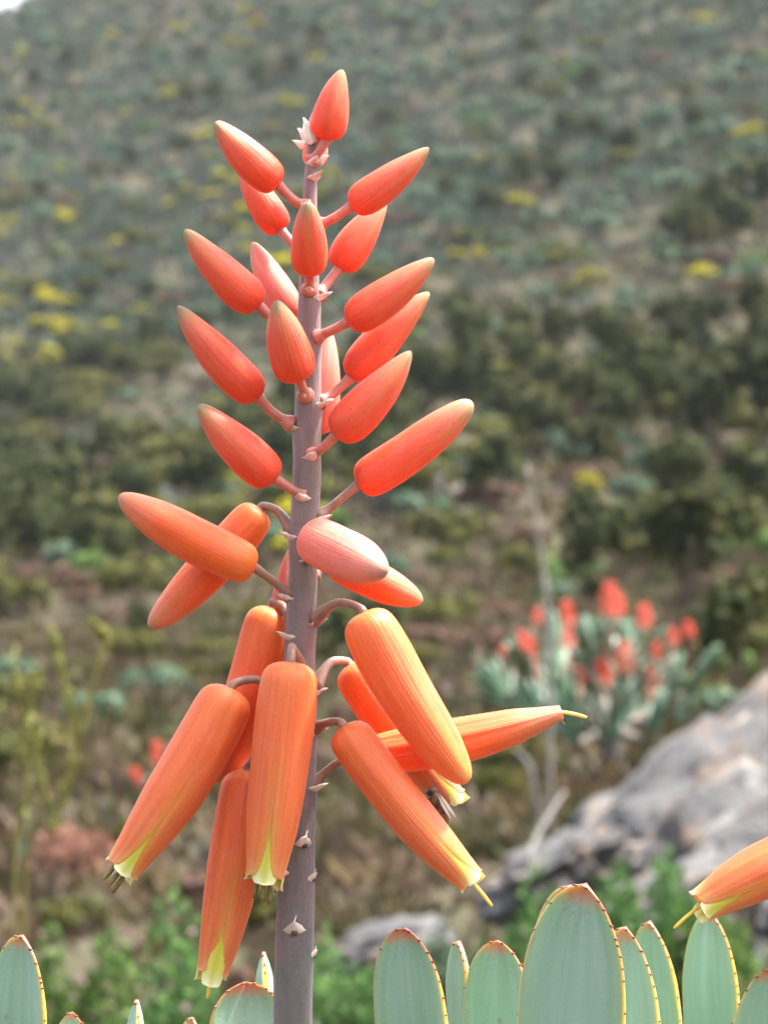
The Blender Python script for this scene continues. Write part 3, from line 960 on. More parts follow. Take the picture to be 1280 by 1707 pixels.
PINK = (0.30, 0.19, 0.21, 1)
shrub_px(290, 1470, 4.4, 400, 201, 5200, 0.024, 'lush', "fresh green leafy shrub with dull pink blossom under the hanging orange flowers", flowers=90, fcol=PINK, clumps=26)
shrub_px(130, 1530, 4.9, 300, 202, 3600, 0.024, 'fresh', "yellow-green leafy shrub behind the red-edged leaf tip", clumps=20, flowers=60, fcol=PINK)
shrub_px(580, 1525, 4.8, 280, 203, 3600, 0.022, 'lush', "green leafy shrub just behind the grey flower stalk", clumps=20, flowers=60, fcol=PINK)
shrub_px(870, 1430, 5.2, 270, 204, 3600, 0.024, 'lush', "green leafy shrub between the grey rocks and the blue-green leaves", clumps=20, flowers=20, fcol=PINK)
shrub_px(1055, 1410, 5.4, 260, 205, 3600, 0.025, 'lush', "tallest bright green leafy shrub below the grey outcrop", clumps=20)
shrub_px(1215, 1480, 5.3, 280, 206, 3600, 0.024, 'fresh', "yellow-green leafy shrub below the lone orange flower", clumps=20, flowers=40, fcol=PINK)
shrub_px(715, 1530, 5.6, 220, 207, 1800, 0.028, 'grey', "soft grey-green shrub between two leafy green shrubs", name="silver_shrub", clumps=16)
for (px, py, wpx, hpx, sd_, n_, lf_, pal_, nm_, lab_) in (
        (118, 1480, 150, 120, 209, 1500, 0.045, 'rust', "dry_shrub", "rusty brown dry shrub beside the twiggy yellow stems"),
        (420, 1470, 240, 110, 210, 1500, 0.05, 'grey', "silver_shrub", "grey-green shrub behind the grey stalk and hanging flowers"),
        (830, 1350, 110, 90, 211, 1300, 0.05, 'yellowgreen', "leafy_shrub", "small yellow-green shrub below the tip of the level orange flower"),
        (700, 1440, 170, 100, 212, 1400, 0.05, 'olive', "olive_shrub", "olive shrub in front of the bare slope behind the open flowers"),
        (230, 1420, 160, 70, 213, 1300, 0.05, 'yellowgreen', "leafy_shrub", "low yellow-green shrub next to the rusty brown one")):
    q_ = hit(px, py)
    near_shrub(nm_, q_ - Vector((0, 0, 0.03)), sd_, n_, wpx * K * q_.y / 2, hpx * K * q_.y, lf_, pal_, lab_, clumps=14)

# twiggy broom with yellow-green wands at the left
DBR = 3.2
root = P(30, 1545, DBR); root.z = terrain(root.x, root.y) - 0.02
broom = empty("broom_shrub", root)
tag(broom, "twiggy broom-like shrub with upright yellow-green wands", "shrub")
WANDS = [[(40, 1545), (95, 1375), (130, 1235), (182, 1052)], [(130, 1235), (108, 1140), (88, 1050)], [(25, 1540), (42, 1340), (40, 1220), (24, 1085)],
         [(40, 1230), (50, 1170), (64, 1115)], [(95, 1375), (64, 1280), (58, 1200)], [(182, 1052), (176, 1062), (160, 1040)]]
rs3 = np.random.RandomState(12)
for i, w in enumerate(WANDS):
    dd = (i % 4) * 0.05
    pts = [P(x, y, DBR + dd) for x, y in w]
    if w[0][1] > 1500: pts = [Vector((root.x + (w[0][0] - 30) * 0.0004, root.y + dd * 0.3, root.z))] + pts
    if i == 1: pts = [P(x, y, DBR) for x, y in w]
    if i == 3: pts = [P(x, y, DBR + 0.1) for x, y in w]
    if i in (4, 5): pts = [P(x, y, DBR) for x, y in w]
    c = bez(pts, 22)
    mb = MB()
    tube(mb, c, [0.0028 * (1 - 0.4 * j / 22) for j in range(23)], 6, col=(0.17, 0.145, 0.045, 1))
    wd = mb.build("wand", M['foliage'], broom)
    lv = MB(); n = 90
    idx = rs3.uniform(0.42 if len(pts) > 3 else 0.1, 1, n) * 21.99
    C = np.array([list(c[int(k)].lerp(c[int(k) + 1], k - int(k))) for k in idx]) + rs3.normal(size=(n, 3)) * 0.0025
    T = np.array([list((c[int(k) + 1] - c[int(k)]).normalized()) for k in idx])
    colr = np.array([(0.19, 0.19, 0.05), (0.15, 0.165, 0.045), (0.22, 0.21, 0.075)])[rs3.randint(0, 3, n)]
    leaf_quads(lv, C + T * 0.004, T + rs3.normal(size=(n, 3)) * 0.5, 0.014, 0.005, colr, rs3, 0.1)
    o = lv.build("leaflets", M['foliage'], wd, loc=wloc(wd), smooth=False)
    o["kind"] = "stuff"

# bare branches and a dead flower stalk
def twig(name, pts, r0, r1, matn, label, cat="branch"):
    mb = MB()
    c = bez(pts, 14)
    tube(mb, c, [r0 + (r1 - r0) * i / 14 for i in range(15)], 7)
    o = mb.build(name, M[matn], loc=c[0])
    return tag(o, label, cat)


b0 = P(905, 1335, 12.5); b0.z = terrain(b0.x, b0.y)
twig("dead_branch", [b0 - Vector((0, 0, 0.05)), P(885, 1290, 12.5), P(860, 1250, 12.6)], 0.014, 0.007, 'dead_wood', "bleached bare branch leaning up from the scrub below the far aloe clump")
b0 = P(825, 1520, 7.8); b0.z = terrain(b0.x, b0.y)
twig("dead_branch", [P(878, 1430, 7.6), P(905, 1375, 7.8), P(940, 1320, 8.0)], 0.008, 0.005, 'dead_wood', "pale bare branch lying on the lower end of the outcrop")
b0 = P(918, 1180, 12.0); b0.z = terrain(b0.x, b0.y)
twig("dead_flower_stalk", [b0, P(912, 1050, 12.0), P(898, 900, 12.0), P(878, 775, 12.0)], 0.014, 0.008, 'bark', "thin dead brown stalk standing in front of the red-flowered clump", "stalk")
b0 = hit(1062, 945)
twig("dead_branch", [b0, b0 + Vector((-0.15, 0, 0.45)), b0 + Vector((-0.55, 0, 0.8))], 0.05, 0.02, 'dead_wood', "curved bare twig between dark bushes on the slope")

# ------------------------------------------------------------------ the flower spike
S = K * FOCUS                    # metres per photo pixel at the spike


def SP(px, py, d=0.0):
    """photo pixel on the spike's own plane, moved d pixel-lengths away from the camera"""
    return P(px, py, FOCUS) + Vector((0, d * S, 0))


STEM = [(489, 2550, 72), (489, 2100, 70), (488, 1707, 66), (490, 1600, 64.5), (492.5, 1500, 63), (495, 1400, 61), (498, 1300, 58), (500, 1200, 54), (500, 1100, 50), (503, 1000, 48), (507, 900, 48),
        (511, 800, 47), (513, 700, 45), (515, 600, 42), (515.5, 500, 36), (515.5, 400, 28), (517, 320, 23), (520, 260, 20), (520, 238, 15)]
spike = empty("aloe_flower_spike", SP(489, 2550))
tag(spike, "tall grey flower stalk bearing orange buds above hanging orange flowers", "flower spike", "aloe flower spikes")

NODES = {}   # flower index -> node pixel on the stalk (x, y, depth)
# kind, base(px), tip(px), width, depth base, depth tip, bend(px), roll(deg), node(px, depth), pedicel mid control or None
FL = [
    ('bud',  (545, 236), (571, 120), 60, -12, -26, 3, 15, (523, 268, -4), None, 'bud'),
    ('bud',  (524, 275), (527, 178), 42, 26, 30, 0, 0, (521, 292, 8), None, 'pink'),
    ('bud',  (466, 312), (362, 209), 62, -26, -46, 4, 10, (511, 346, -8), (488, 334), 'bud'),
    ('bud',  (468, 381), (398, 268), 56, 44, 62, 2, 30, (507, 425, 12), (482, 398), 'bud'),
    ('bud',  (518, 460), (516, 349), 61, -46, -116, 0, 0, (516, 484, -15), None, 'bud'),
    ('bud',  (584, 348), (714, 251), 60, -26, -40, -5, 25, (530, 376, -8), (556, 366), 'bud'),
    ('bud',  (564, 446), (643, 330), 62, 40, 60, 3, 30, (530, 492, 8), (548, 466), 'bud'),
    ('bud',  (434, 513), (311, 387), 65, -24, -44, 5, 5, (500, 556, -6), (462, 537), 'bud'),
    ('bud',  (490, 530), (418, 397), 58, 58, 76, 3, 0, (506, 585, 18), None, 'pink'),
    ('bud',  (500, 636), (466, 510), 73, -58, -118, 2, 6, (510, 660, -20), None, 'bud'),
    ('bud',  (434, 664), (299, 512), 68, -14, -36, 6, 32, (488, 708, -4), (455, 688), 'bud'),
    ('bud',  (579, 540), (722, 435), 66, -34, -48, -5, 25, (528, 562, -8), (552, 553), 'bud'),
    ('bud',  (584, 630), (716, 485), 66, 26, 34, 4, 34, (532, 670, 4), (556, 655), 'bud'),
    ('bud',  (558, 728), (684, 589), 73, -50, -66, -6, 8, (520, 758, -14), (538, 748), 'bud'),
    ('bud',  (526, 722), (546, 543), 66, 62, 84, 0, 40, (516, 780, 22), None, 'pink'),
    ('bud',  (461, 800), (335, 677), 70, -30, -50, 4, 0, (504, 826, -14), (484, 814), 'bud'),
    ('long', (596, 808), (786, 670), 70, -12, -24, -7, 30, (533, 862, -2), (566, 834), 'bud'),
    ('long', (429, 946), (204, 826), 76, -44, -60, 7, 20, (484, 992, -6), (456, 968), 'mid'),
    ('long', (434, 848), (247, 1048), 73, 38, 30, 5, 0, (490, 890, 4), (464, 853), 'mid'),
    ('long', (514, 893), (644, 950), 84, -66, -175, -2, 24, (514, 930, -20), None, 'pink'),
    ('long', (552, 930), (705, 1004), 66, 34, 28, -3, 30, (522, 960, 12), None, 'mid'),
    ('bud',  (470, 1052), (486, 908), 50, 60, 66, 0, 30, (492, 1080, 20), None, 'pink'),
    ('long', (452, 1012), (357, 1312), 92, 56, 62, 10, 18, (489, 1056, 2), (474, 1016), 'mid'),
    ('open', (488, 1098), (446, 1448), 98, -92, -96, 2, 60, (497, 1106, -20), (489, 1076), 'ripe'),
    ('open', (390, 1144), (208, 1440), 98, -44, -50, 9, 48, (486, 1160, -4), (430, 1132), 'ripe'),
    ('open', (414, 1284), (354, 1622), 92, 14, 12, 5, 55, (490, 1296, 6), (450, 1262), 'ripe'),
    ('long', (604, 1018), (777, 1297), 94, -76, -84, -9, 28, (522, 1034, -6), (562, 1004), 'ripe'),
    ('open', (580, 1112), (758, 1342), 78, 84, 84, -6, 40, (522, 1150, 2), (548, 1108), 'mid'),
    ('open', (572, 1204), (782, 1458), 80, -74, -80, -8, 40, (522, 1216, -4), (546, 1202), 'ripe'),
    ('withered', (580, 1262), (936, 1187), 76, 4, -2, -12, 20, (522, 1308, 2), (554, 1278), 'mid'),
]
BUD = pchip([0, .006, .025, .06, .11, .18, .28, .42, .6, .78, .90, .96, .99, 1], [0, .28, .55, .77, .90, .98, 1.0, .96, .83, .60, .385, .235, .115, .012])
LONG = pchip([0, .004, .018, .045, .085, .15, .28, .5, .7, .85, .93, .975, .995, 1], [0, .30, .58, .79, .91, .97, 1.0, .97, .86, .65, .46, .28, .12, .012])
OPEN = pchip([0, .004, .016, .04, .075, .14, .3, .55, .75, .9, 1], [0, .30, .58, .80, .915, .965, 1.0, .96, .85, .70, .60])
WITH = pchip([0, .01, .04, .1, .25, .5, .75, .9, 1], [0, .35, .55, .72, .92, 1.0, .80, .48, .25])


def petal(mb, cl, fr, prof, Rad, ang, half, lobe0=None, rscale=1.0, u0=0.0, u1=1.0, nv=17, ribs=0.0, seed=0, flare=0.0, thick=0.00035, crease=0.014, lobe_p=0.62):
    """one petal of the tube: a curved, slightly keeled blade with thickness"""
    n = len(cl)
    rows = []
    for i in range(n):
        u = i / (n - 1)
        if u < u0 - 1e-6 or u > u1 + 1e-6: continue
        h = half
        if lobe0 is not None and u > lobe0:
            f = (u - lobe0) / (u1 - lobe0)
            h = half * max(1 - f ** 2.2, 0.0) ** lobe_p
            h = max(h, half * 0.05)
        r0 = prof(u) * Rad * rscale
        if flare and u > 0.86: r0 *= 1 + flare * ((u - 0.86) / 0.14) ** 2
        row = []
        for j in range(nv):
            v = -1 + 2 * j / (nv - 1)
            a = ang + v * h
            rr = r0 * (1 + (0.004 + 0.022 * sstep(0.35, 0.95, u)) * math.cos(v * math.pi * 0.5) - crease * (0.08 + 0.92 * sstep(0.45, 0.9, u)) * abs(v) ** 8)
            if ribs: rr *= 1 + ribs * math.cos(v * 10.0) * math.sin(math.pi * min(u * 1.2, 1)) + ribs * 0.6 * math.sin(v * 17 + seed)
            rr *= 1 + 0.008 * math.sin(u * 17 + seed + v * 2)
            x, y, _ = fr[i]
            row.append((cl[i] + x * (math.cos(a) * rr) + y * (math.sin(a) * rr), x * math.cos(a) + y * math.sin(a), u, v))
        rows.append(row)
    V = []; U = []; F = []
    m = len(rows)
    for side in (0, 1):
        for row in rows:
            for (p, nrm, u, v) in row:
                V.append(p - nrm * thick * side); U.append((u, v * 0.5 + 0.5))
    o = m * nv
    for i in range(m - 1):
        for j in range(nv - 1):
            a, b, c, d = i * nv + j, i * nv + j + 1, (i + 1) * nv + j + 1, (i + 1) * nv + j
            F.append((a, b, c, d)); F.append((o + d, o + c, o + b, o + a))
    rim = [i * nv for i in range(m)] + [(m - 1) * nv + j for j in range(1, nv)] + [i * nv + nv - 1 for i in range(m - 2, -1, -1)]
    e = len(V); k = len(rim)
    V += [V[i] for i in rim] + [V[o + i] for i in rim]; U += [U[i] for i in rim] * 2
    for q in range(k - 1):
        F.append((e + q, e + q + 1, e + k + q + 1, e + k + q))
    mb.add(V, F, U)


def bract_mesh_at(mb, pos, out, up, w, h, tilt, seed):
    """a small papery scale standing off the stalk under a flower's foot"""
    side = up.cross(out).normalized()
    rs = random.Random(seed)
    V = []; U = []; F = []
    n, m = 7, 5
    for i in range(m):
        s = i / (m - 1)
        ww = w * 0.5 * (1 - s ** 1.3) + w * 0.02
        for j in range(n):
            t = -1 + 2 * j / (n - 1)
            jag = rs.uniform(-0.06, 0.06) * h * (1 if 0 < i < m - 1 else 0.3)
            q = pos + side * (t * ww) + out * (h * tilt * s + 0.10 * w * (1 - t * t) - 0.16 * w * t * t) + up * (h * s * (1 - tilt * 0.4) + abs(t) ** 1.6 * h * 0.25 * (1 - s) + jag)
            V.append(q); U.append((s, j / (n - 1)))
    k = m * n
    V += [v - out * w * 0.05 - up * 0.00008 for v in V]; U += U
    for i in range(m - 1):
        for j in range(n - 1):
            a, b, c, d = i * n + j, i * n + j + 1, (i + 1) * n + j + 1, (i + 1) * n + j
            F += [(a, b, c, d), (k + d, k + c, k + b, k + a)]
    rim = [i * n for i in range(m)] + [(m - 1) * n + j for j in range(1, n)] + [i * n + n - 1 for i in range(m - 2, -1, -1)] + list(range(n - 2, 0, -1))
    for a, b in zip(rim, rim[1:] + rim[:1]):
        F.append((a, b, k + b, k + a))
    mb.add(V, F, U)


def stem_at(y):
    for (x0, y0, w0), (x1, y1, w1) in zip(STEM, STEM[1:]):
        if y1 <= y <= y0:
            f = (y0 - y) / (y0 - y1)
            return x0 + (x1 - x0) * f, w0 + (w1 - w0) * f
    return STEM[-1][0], STEM[-1][2]


def make_flower(parent, P3, spec, idx, px=S):
    kind, b, t, w, db, dt, bend, roll, node, mid, matn = spec
    A = P3(b[0], b[1], db); B = P3(t[0], t[1], dt)
    f = empty("flower", A, parent)
    n = 34 if kind != 'withered' else 40
    ax = (B - A)
    scr = Vector((-ax.z, 0, ax.x)).normalized() * bend * px
    midp = (A + B) * 0.5 + scr
    # dense near both ends
    cl = []
    for i in range(n + 1):
        u = i / n
        q = A * (1 - u) ** 2 + (midp * 2 - (A + B) * 0.5) * 2 * u * (1 - u) + B * u * u
        cl.append(q)
    us = [i / n for i in range(n + 1)]
    # resample so that the rounded ends get more rings
    warp = [0.5 - 0.5 * math.cos(math.pi * (0.0 + 1.0 * u)) for u in us]
    warp = [0.55 * a + 0.45 * u for a, u in zip(warp, us)]
    warp[1:1] = [warp[1] * 0.12, warp[1] * 0.4]
    warp[-1:-1] = [1 - (1 - warp[-2]) * 0.5, 1 - (1 - warp[-2]) * 0.15]
    C = [A * (1 - u) ** 2 + (midp * 2 - (A + B) * 0.5) * 2 * u * (1 - u) + B * u * u for u in warp]
    fr = frames(C, Vector((0, -1, 0)) + Vector((0.0, 0, 0.001)))
    W = warp
    prof0 = {'bud': BUD, 'long': LONG, 'open': OPEN, 'withered': WITH}[kind]
    nn = len(W) - 1
    vr = random.Random(idx * 13 + 5)
    pw = vr.uniform(0.86, 1.14); sk = vr.uniform(-0.035, 0.035)
    prof = lambda u: prof0(W[int(round(u * nn))]) ** pw * (1 + sk * math.sin(6.0 * W[int(round(u * nn))] + idx))
    Rad = w * 0.5 * px
    material = M[matn]
    r0 = R(roll)
    u_of = lambda s: min(range(len(W)), key=lambda i: abs(W[i] - s)) / nn
    for k in range(3):
        mb = MB()
        a = r0 + k * 2.0944
        rsd = idx * 1.7 + k
        if kind in ('bud', 'long'):
            petal(mb, C, fr, prof, Rad, a, R(60.2), None, seed=rsd)
        elif kind == 'open':
            petal(mb, C, fr, prof, Rad, a, R(60.2), u_of(0.60 + 0.05 * ((idx * 7 + k * 3) % 4) / 3), seed=rsd, flare=0.02 + 0.07 * ((idx * 5 + k) % 3), ribs=0.007, lobe_p=0.58, crease=0.022)
        else:
            petal(mb, C, fr, prof, Rad, a, R(61), u_of(0.93), seed=rsd, ribs=0.035, lobe_p=0.6)
        # real position along the petal for the colour ramp
        mb.uv = [(W[int(round(u * nn))], v) for u, v in mb.uv]
        mb.build("petal", material, f)
    end = C[-1]; T = fr[-1][2]
    if kind in ('open', 'withered'):
        for k in range(3):
            mb = MB()
            a = r0 + (k + 0.5) * 2.0944
            ext = 0.12 + 0.11 * ((idx * 3 + k * 2) % 4) if kind == 'open' else 0.0
            C2 = [c + T * (Rad * ext * max(W[i] - 0.7, 0) / 0.3) for i, c in enumerate(C)]
            petal(mb, C2, fr, prof, Rad, a, R(46), u_of(0.90), rscale=0.93 if kind == 'open' else 0.84, u0=u_of(0.45), seed=idx + k, flare=(0.12 + 0.10 * ((idx + k * 2) % 3)) if kind == 'open' else 0.0, nv=9, lobe_p=0.5)
            mb.uv = [(W[int(round(u * nn))], v) for u, v in mb.uv]
            mb.build("inner_petal", M['inner'], f)
        rs = random.Random(idx)
        x, y, _ = fr[-1]
        if idx in (23, 24, 25):
            cnt = {23: 6, 24: 4, 25: 2}[idx]
            for k in range(cnt):
                a = k * 1.05 + idx
                o0 = x * math.cos(a) * Rad * 0.26 + y * math.sin(a) * Rad * 0.26
                l = Rad * rs.uniform(0.62, 0.95) * (1.0 if idx != 25 else 0.5)
                mb = MB()
                p0 = end + o0 * 0.9 - T * Rad * 0.9; p1 = end + o0 + T * l * 0.2; p2 = end + o0 * 1.15 + T * l + x * rs.uniform(-.1, .1) * Rad
                tube(mb, bez([p0, p1, p2], 8), [0.00024, 0.00024, 0.00024, 0.0003, 0.0005, 0.0006, 0.0006, 0.0005, 0.00025], 7)
                mb.build("anther", M['anther'], f)
        sl = {25: 0.75, 27: 0.15, 28: 1.05, 29: 0.95, 60: 1.0}.get(idx, 0)
        if sl:
            mb = MB()
            l = Rad * sl
            sag = Vector((0, 0, -1)) * l * 0.06
            if idx == 29: T = Vector((1, 0, -0.06)).normalized()
            if idx == 28: T = (T + Vector((0.12, 0, -0.1))).normalized()
            tube(mb, bez([end - T * Rad * 1.2, end, end + T * l * 0.6 + sag, end + T * l * 1.15 + sag * 3], 10), [0.00045] * 9 + [0.00042, 0.0003], 8)
            mb.build("style", M['style'], f)
            if idx == 29:
                mb = MB()
                tube(mb, bez([end - T * Rad * 0.6 - Vector((0, 0, Rad * .25)), end + Vector((0, 0, -Rad * .4)), end + T * Rad * 0.12 + Vector((0, 0, -Rad * .62))], 6), [0.0003] * 6 + [0.00015], 6)
                mb.build("anther", M['anther'], f)
    # pedicel from the stalk to the foot of the flower
    if node is not None:
        Nn = P3(*node)
        T0 = fr[0][2]
        foot = A + T0 * Rad * 0.12
        pr = (8.0 if kind == 'bud' else 7.2) * px
        if kind == 'bud' and w < 50: pr *= 0.75
        if mid is not None:
            mp = P3(mid[0], mid[1], (node[2] + db) * 0.5)
            pts = [Nn, mp, foot] if kind == 'bud' or T0.z > -0.2 else [Nn, mp, A - T0 * Rad * 0.16, foot]
        else:
            pts = [Nn, (Nn + A) * 0.5 + Vector((0, -0.0006, 0)) if db < 0 else (Nn + A) * 0.5, foot]
        c = bez(pts, 14)
        mb = MB()
        rad = [pr * (1.95 - 0.95 * sstep(0, 0.30, i / 14) + 0.22 * sstep(0.75, 1, i / 14)) for i in range(15)]
        tube(mb, c, rad, 12)
        mb.build("pedicel", M['pedicel'] if matn in ('bud', 'pink') and kind == 'bud' else M['pedicel_ripe'], f)
    return f


for i, sp in enumerate(FL):
    make_flower(spike, SP, sp, i)

# stalk with swellings below every node
NODEY = [(sp[8][1], 1 if sp[8][0] > stem_at(sp[8][1])[0] + 4 else (-1 if sp[8][0] < stem_at(sp[8][1])[0] - 4 else 0), sp[8][2]) for sp in FL]
BARE = [(508, 1404, -1, 26), (521, 1462, 0.7, 20), (492, 1548, -1, 30), (524, 1590, 0.25, 18), (464, 1482, 0.3, 18), (472, 1452, -0.6, 22), (480, 1850, -1, 30), (515, 1780, -0.5, 28)]
mb = MB()
cl = bez([SP(x, y) for x, y, w in STEM], 180)
n = 28
V = []; U = []; F = []
fr = frames(cl, Vector((0, -1, 0)))
ytop, ybot = STEM[-1][1], STEM[0][1]
for i, c in enumerate(cl):
    py = 853.5 - (c.z - EYE) / S
    cx, w = stem_at(py)
    r = w * 0.5 * S
    x, y, _ = fr[i]
    for j in range(n):
        a = 2 * math.pi * j / n + math.pi
        d = x * math.cos(a) + y * math.sin(a)
        k = 1 + 0.012 * math.cos(5 * a + py * 0.004) + 0.012 * math.sin(3 * a - py * 0.01)
        for (ny, sx_, dep) in NODEY:
            q = py - ny                              # below the node is positive
            if -8 < q < 70:
                amt = (sstep(-8, 6, q)) * (1 - sstep(6, 70, q))
                nd = Vector((sx_, -1 if dep < -10 else (1 if dep > 10 else -0.1), 0)).normalized()
                k += 0.10 * amt * max(nd.dot(d), 0) ** 4
        V.append(c + d * r * k); U.append((i / 180, j / n))
for i in range(180):
    for j in range(n):
        kx = (j + 1) % n
        F.append((i * n + j, i * n + kx, (i + 1) * n + kx, (i + 1) * n + j))
F.append(tuple(180 * n + j for j in range(n)))
F.append(tuple(range(n - 1, -1, -1)))
mb.add(V, F, U)
mb.build("stalk", M['stem'], spike)

UPV = Vector((0, 0, 1))
for i, sp in enumerate(FL):
    x, y, d = sp[8]
    cx, w = stem_at(y)
    lat = (x - cx) / (w * 0.5)
    out = Vector((lat, -0.35 if d < 10 else 0.8, 0))
    if abs(lat) < 0.5 and d < 0: out = Vector((lat, -1, 0))
    out.normalize()
    pos = SP(cx, y + 11) + out * w * 0.5 * S * 0.98
    mb = MB()
    bract_mesh_at(mb, pos, out, UPV, (22 + 0.16 * w) * S, 25 * S, 0.95, i)
    mb.build("bract", M['bract'], spike)
for i, (x, y, front, wd) in enumerate(BARE):
    cx, w = stem_at(y)
    lat = max(min((x - cx) / (w * 0.5), 1), -1)
    out = Vector((lat, -math.sqrt(max(1 - lat * lat, 0)) if abs(front) > 0.5 else -0.2, 0)).normalized()
    pos = SP(cx, y + 6) + out * w * 0.5 * S * 0.985
    mb = MB()
    bract_mesh_at(mb, pos, out, UPV, wd * 1.25 * S, wd * 0.95 * S, 0.42, 50 + i)
    br = mb.build("bract", M['bract'], spike)
    mb = MB()    # the dry scar the flower left, and its spur
    side = UPV.cross(out)
    q = pos + out * wd * 0.1 * S + UPV * wd * 0.18 * S
    tube(mb, [q - UPV * wd * .16 * S, q, q + UPV * wd * .3 * S, q + UPV * wd * .5 * S], [wd * .2 * S, wd * .22 * S, wd * .1 * S, wd * .02 * S], 8)
    mb.build("flower_scar", M['scar'], br)
    mb = MB()
    tube(mb, [pos + out * wd * .3 * S + UPV * wd * .4 * S, pos + out * wd * .28 * S + UPV * wd * .8 * S, pos + out * wd * .3 * S + (UPV + side * 0.1) * wd * 1.15 * S], [wd * .07 * S, wd * .05 * S, wd * .01 * S], 6)
    mb.build("bract_tip", M['bract_white'], br)

# withered white bract tuft at the very top
rs4 = random.Random(22)
for i, (x, y, dx, dz, wd, ht) in enumerate(((513, 240, -0.7, 0.8, 12, 24), (516, 234, -0.3, 1.0, 14, 32), (522, 236, 0.15, 1.0, 12, 30), (508, 246, -1.0, 0.35, 11, 17), (519, 242, -0.1, 0.7, 14, 24),
                                           (512, 238, -0.8, 1.2, 9, 22), (528, 268, 0.9, 0.2, 16, 16))):
    o = Vector((dx, -0.8, 0)).normalized()
    mb = MB()
    bract_mesh_at(mb, SP(x, y, -10), o, Vector((dx * 0.5, 0, dz)).normalized(), wd * 1.7 * S, ht * 1.25 * S, 0.3, 80 + i)
    mb.build("dry_bract", M['bract_white'], spike)

# ------------------------------------------------------------------ second spike, only one flower of it reaches into the picture
root2 = P(1470, 2300, 0.72)
spike2 = empty("aloe_flower_spike", root2)
tag(spike2, "neighbouring flower spike with a lone orange flower over the blue-green leaves", "flower spike", "aloe flower spikes")


def SP2(px, py, d=0.0):
    return P(px, py, FOCUS) + Vector((0, d * S, 0))


make_flower(spike2, SP2, ('open', (1425, 1392), (1168, 1508), 96, 10, -6, -10, 40, (1476, 1420, 40), (1452, 1388), 'ripe'), 60)
make_flower(spike2, SP2, ('open', (1530, 1390), (1700, 1600), 92, 40, 40, 6, 40, (1492, 1420, 60), (1512, 1380), 'ripe'), 61)
make_flower(spike2, SP2, ('long', (1440, 1180), (1360, 1420), 90, 130, 140, 4, 10, (1482, 1200, 75), (1462, 1165), 'mid'), 62)
make_flower(spike2, SP2, ('bud', (1540, 900), (1660, 780), 66, 60, 50, -4, 10, (1500, 930, 70), (1520, 915), 'bud'), 63)
make_flower(spike2, SP2, ('bud', (1440, 820), (1335, 700), 66, 70, 60, 4, 10, (1490, 850, 70), (1465, 836), 'bud'), 64)
make_flower(spike2, SP2, ('bud', (1505, 620), (1520, 500), 60, 60, 60, 0, 10, (1496, 650, 66), None, 'bud'), 65)
mb = MB()
c2 = bez([root2, SP2(1478, 1800, 60), SP2(1482, 1300, 60), SP2(1490, 900, 62), SP2(1498, 620, 64)], 40)
tube(mb, c2, [(33 - 21 * i / 40) * S for i in range(41)], 20)
mb.build("stalk", M['stem'], spike2)

# ------------------------------------------------------------------ honey bee between two flowers
bc = SP(727, 1340, 8)
ax = (SP(726, 1312, 8) - SP(752, 1366, 0)).normalized()     # towards the head
bee = empty("bee", bc)
tag(bee, "dark brown bee clinging between two hanging orange flowers", "bee")


def bee_materials():
    m, N, L = mat("bee_body")
    u, v, tc = uvs(N, L)
    w = ramp(N, [(0.0, (0.05, 0.03, 0.02)), (0.3, (0.16, 0.09, 0.04)), (0.34, (0.03, 0.018, 0.012)), (0.44, (0.17, 0.09, 0.035)), (0.5, (0.03, 0.018, 0.012)), (0.58, (0.10, 0.06, 0.035)),
                 (0.7, (0.12, 0.075, 0.04)), (0.82, (0.06, 0.035, 0.02)), (0.9, (0.02, 0.012, 0.01)), (1.0, (0.03, 0.018, 0.012))])
    L.new(u, w.inputs[0])
    return finish(m, N, L, w.outputs[0], rough=0.5, bump=noise_tex(N, L, 3000, 3), bump_d=0.0003, sheen=0.4)


M['bee'] = bee_materials()
M['bee_dark'] = simple("bee_chitin", (0.012, 0.008, 0.006), (0.035, 0.022, 0.015), 900, 0.3)
mw, N_, L_ = mat("bee_wing_membrane")
M['wing'] = finish(mw, N_, L_, (0.62, 0.56, 0.46), rough=0.25, trans=0.55)
BL = 0.0105
prof = [(0, .01), (.04, .055), (.12, .12), (.24, .175), (.36, .19), (.47, .16), (.54, .085), (.58, .075), (.63, .14), (.70, .175), (.77, .165), (.83, .10), (.855, .075), (.88, .12), (.93, .135), (.97, .10), (1.0, .02)]
pp = pchip([a for a, b in prof], [b for a, b in prof])
mb = MB()
tube(mb, [bc + ax * (i / 40 - 0.62) * BL for i in range(41)], [pp(i / 40) * BL for i in range(41)], 16)
mb.build("body", M['bee'], bee)
xa = Vector((0.9, -0.35, 0.55)); xa -= ax * ax.dot(xa); xa.normalize(); ya = ax.cross(xa)   # xa: the bee's back
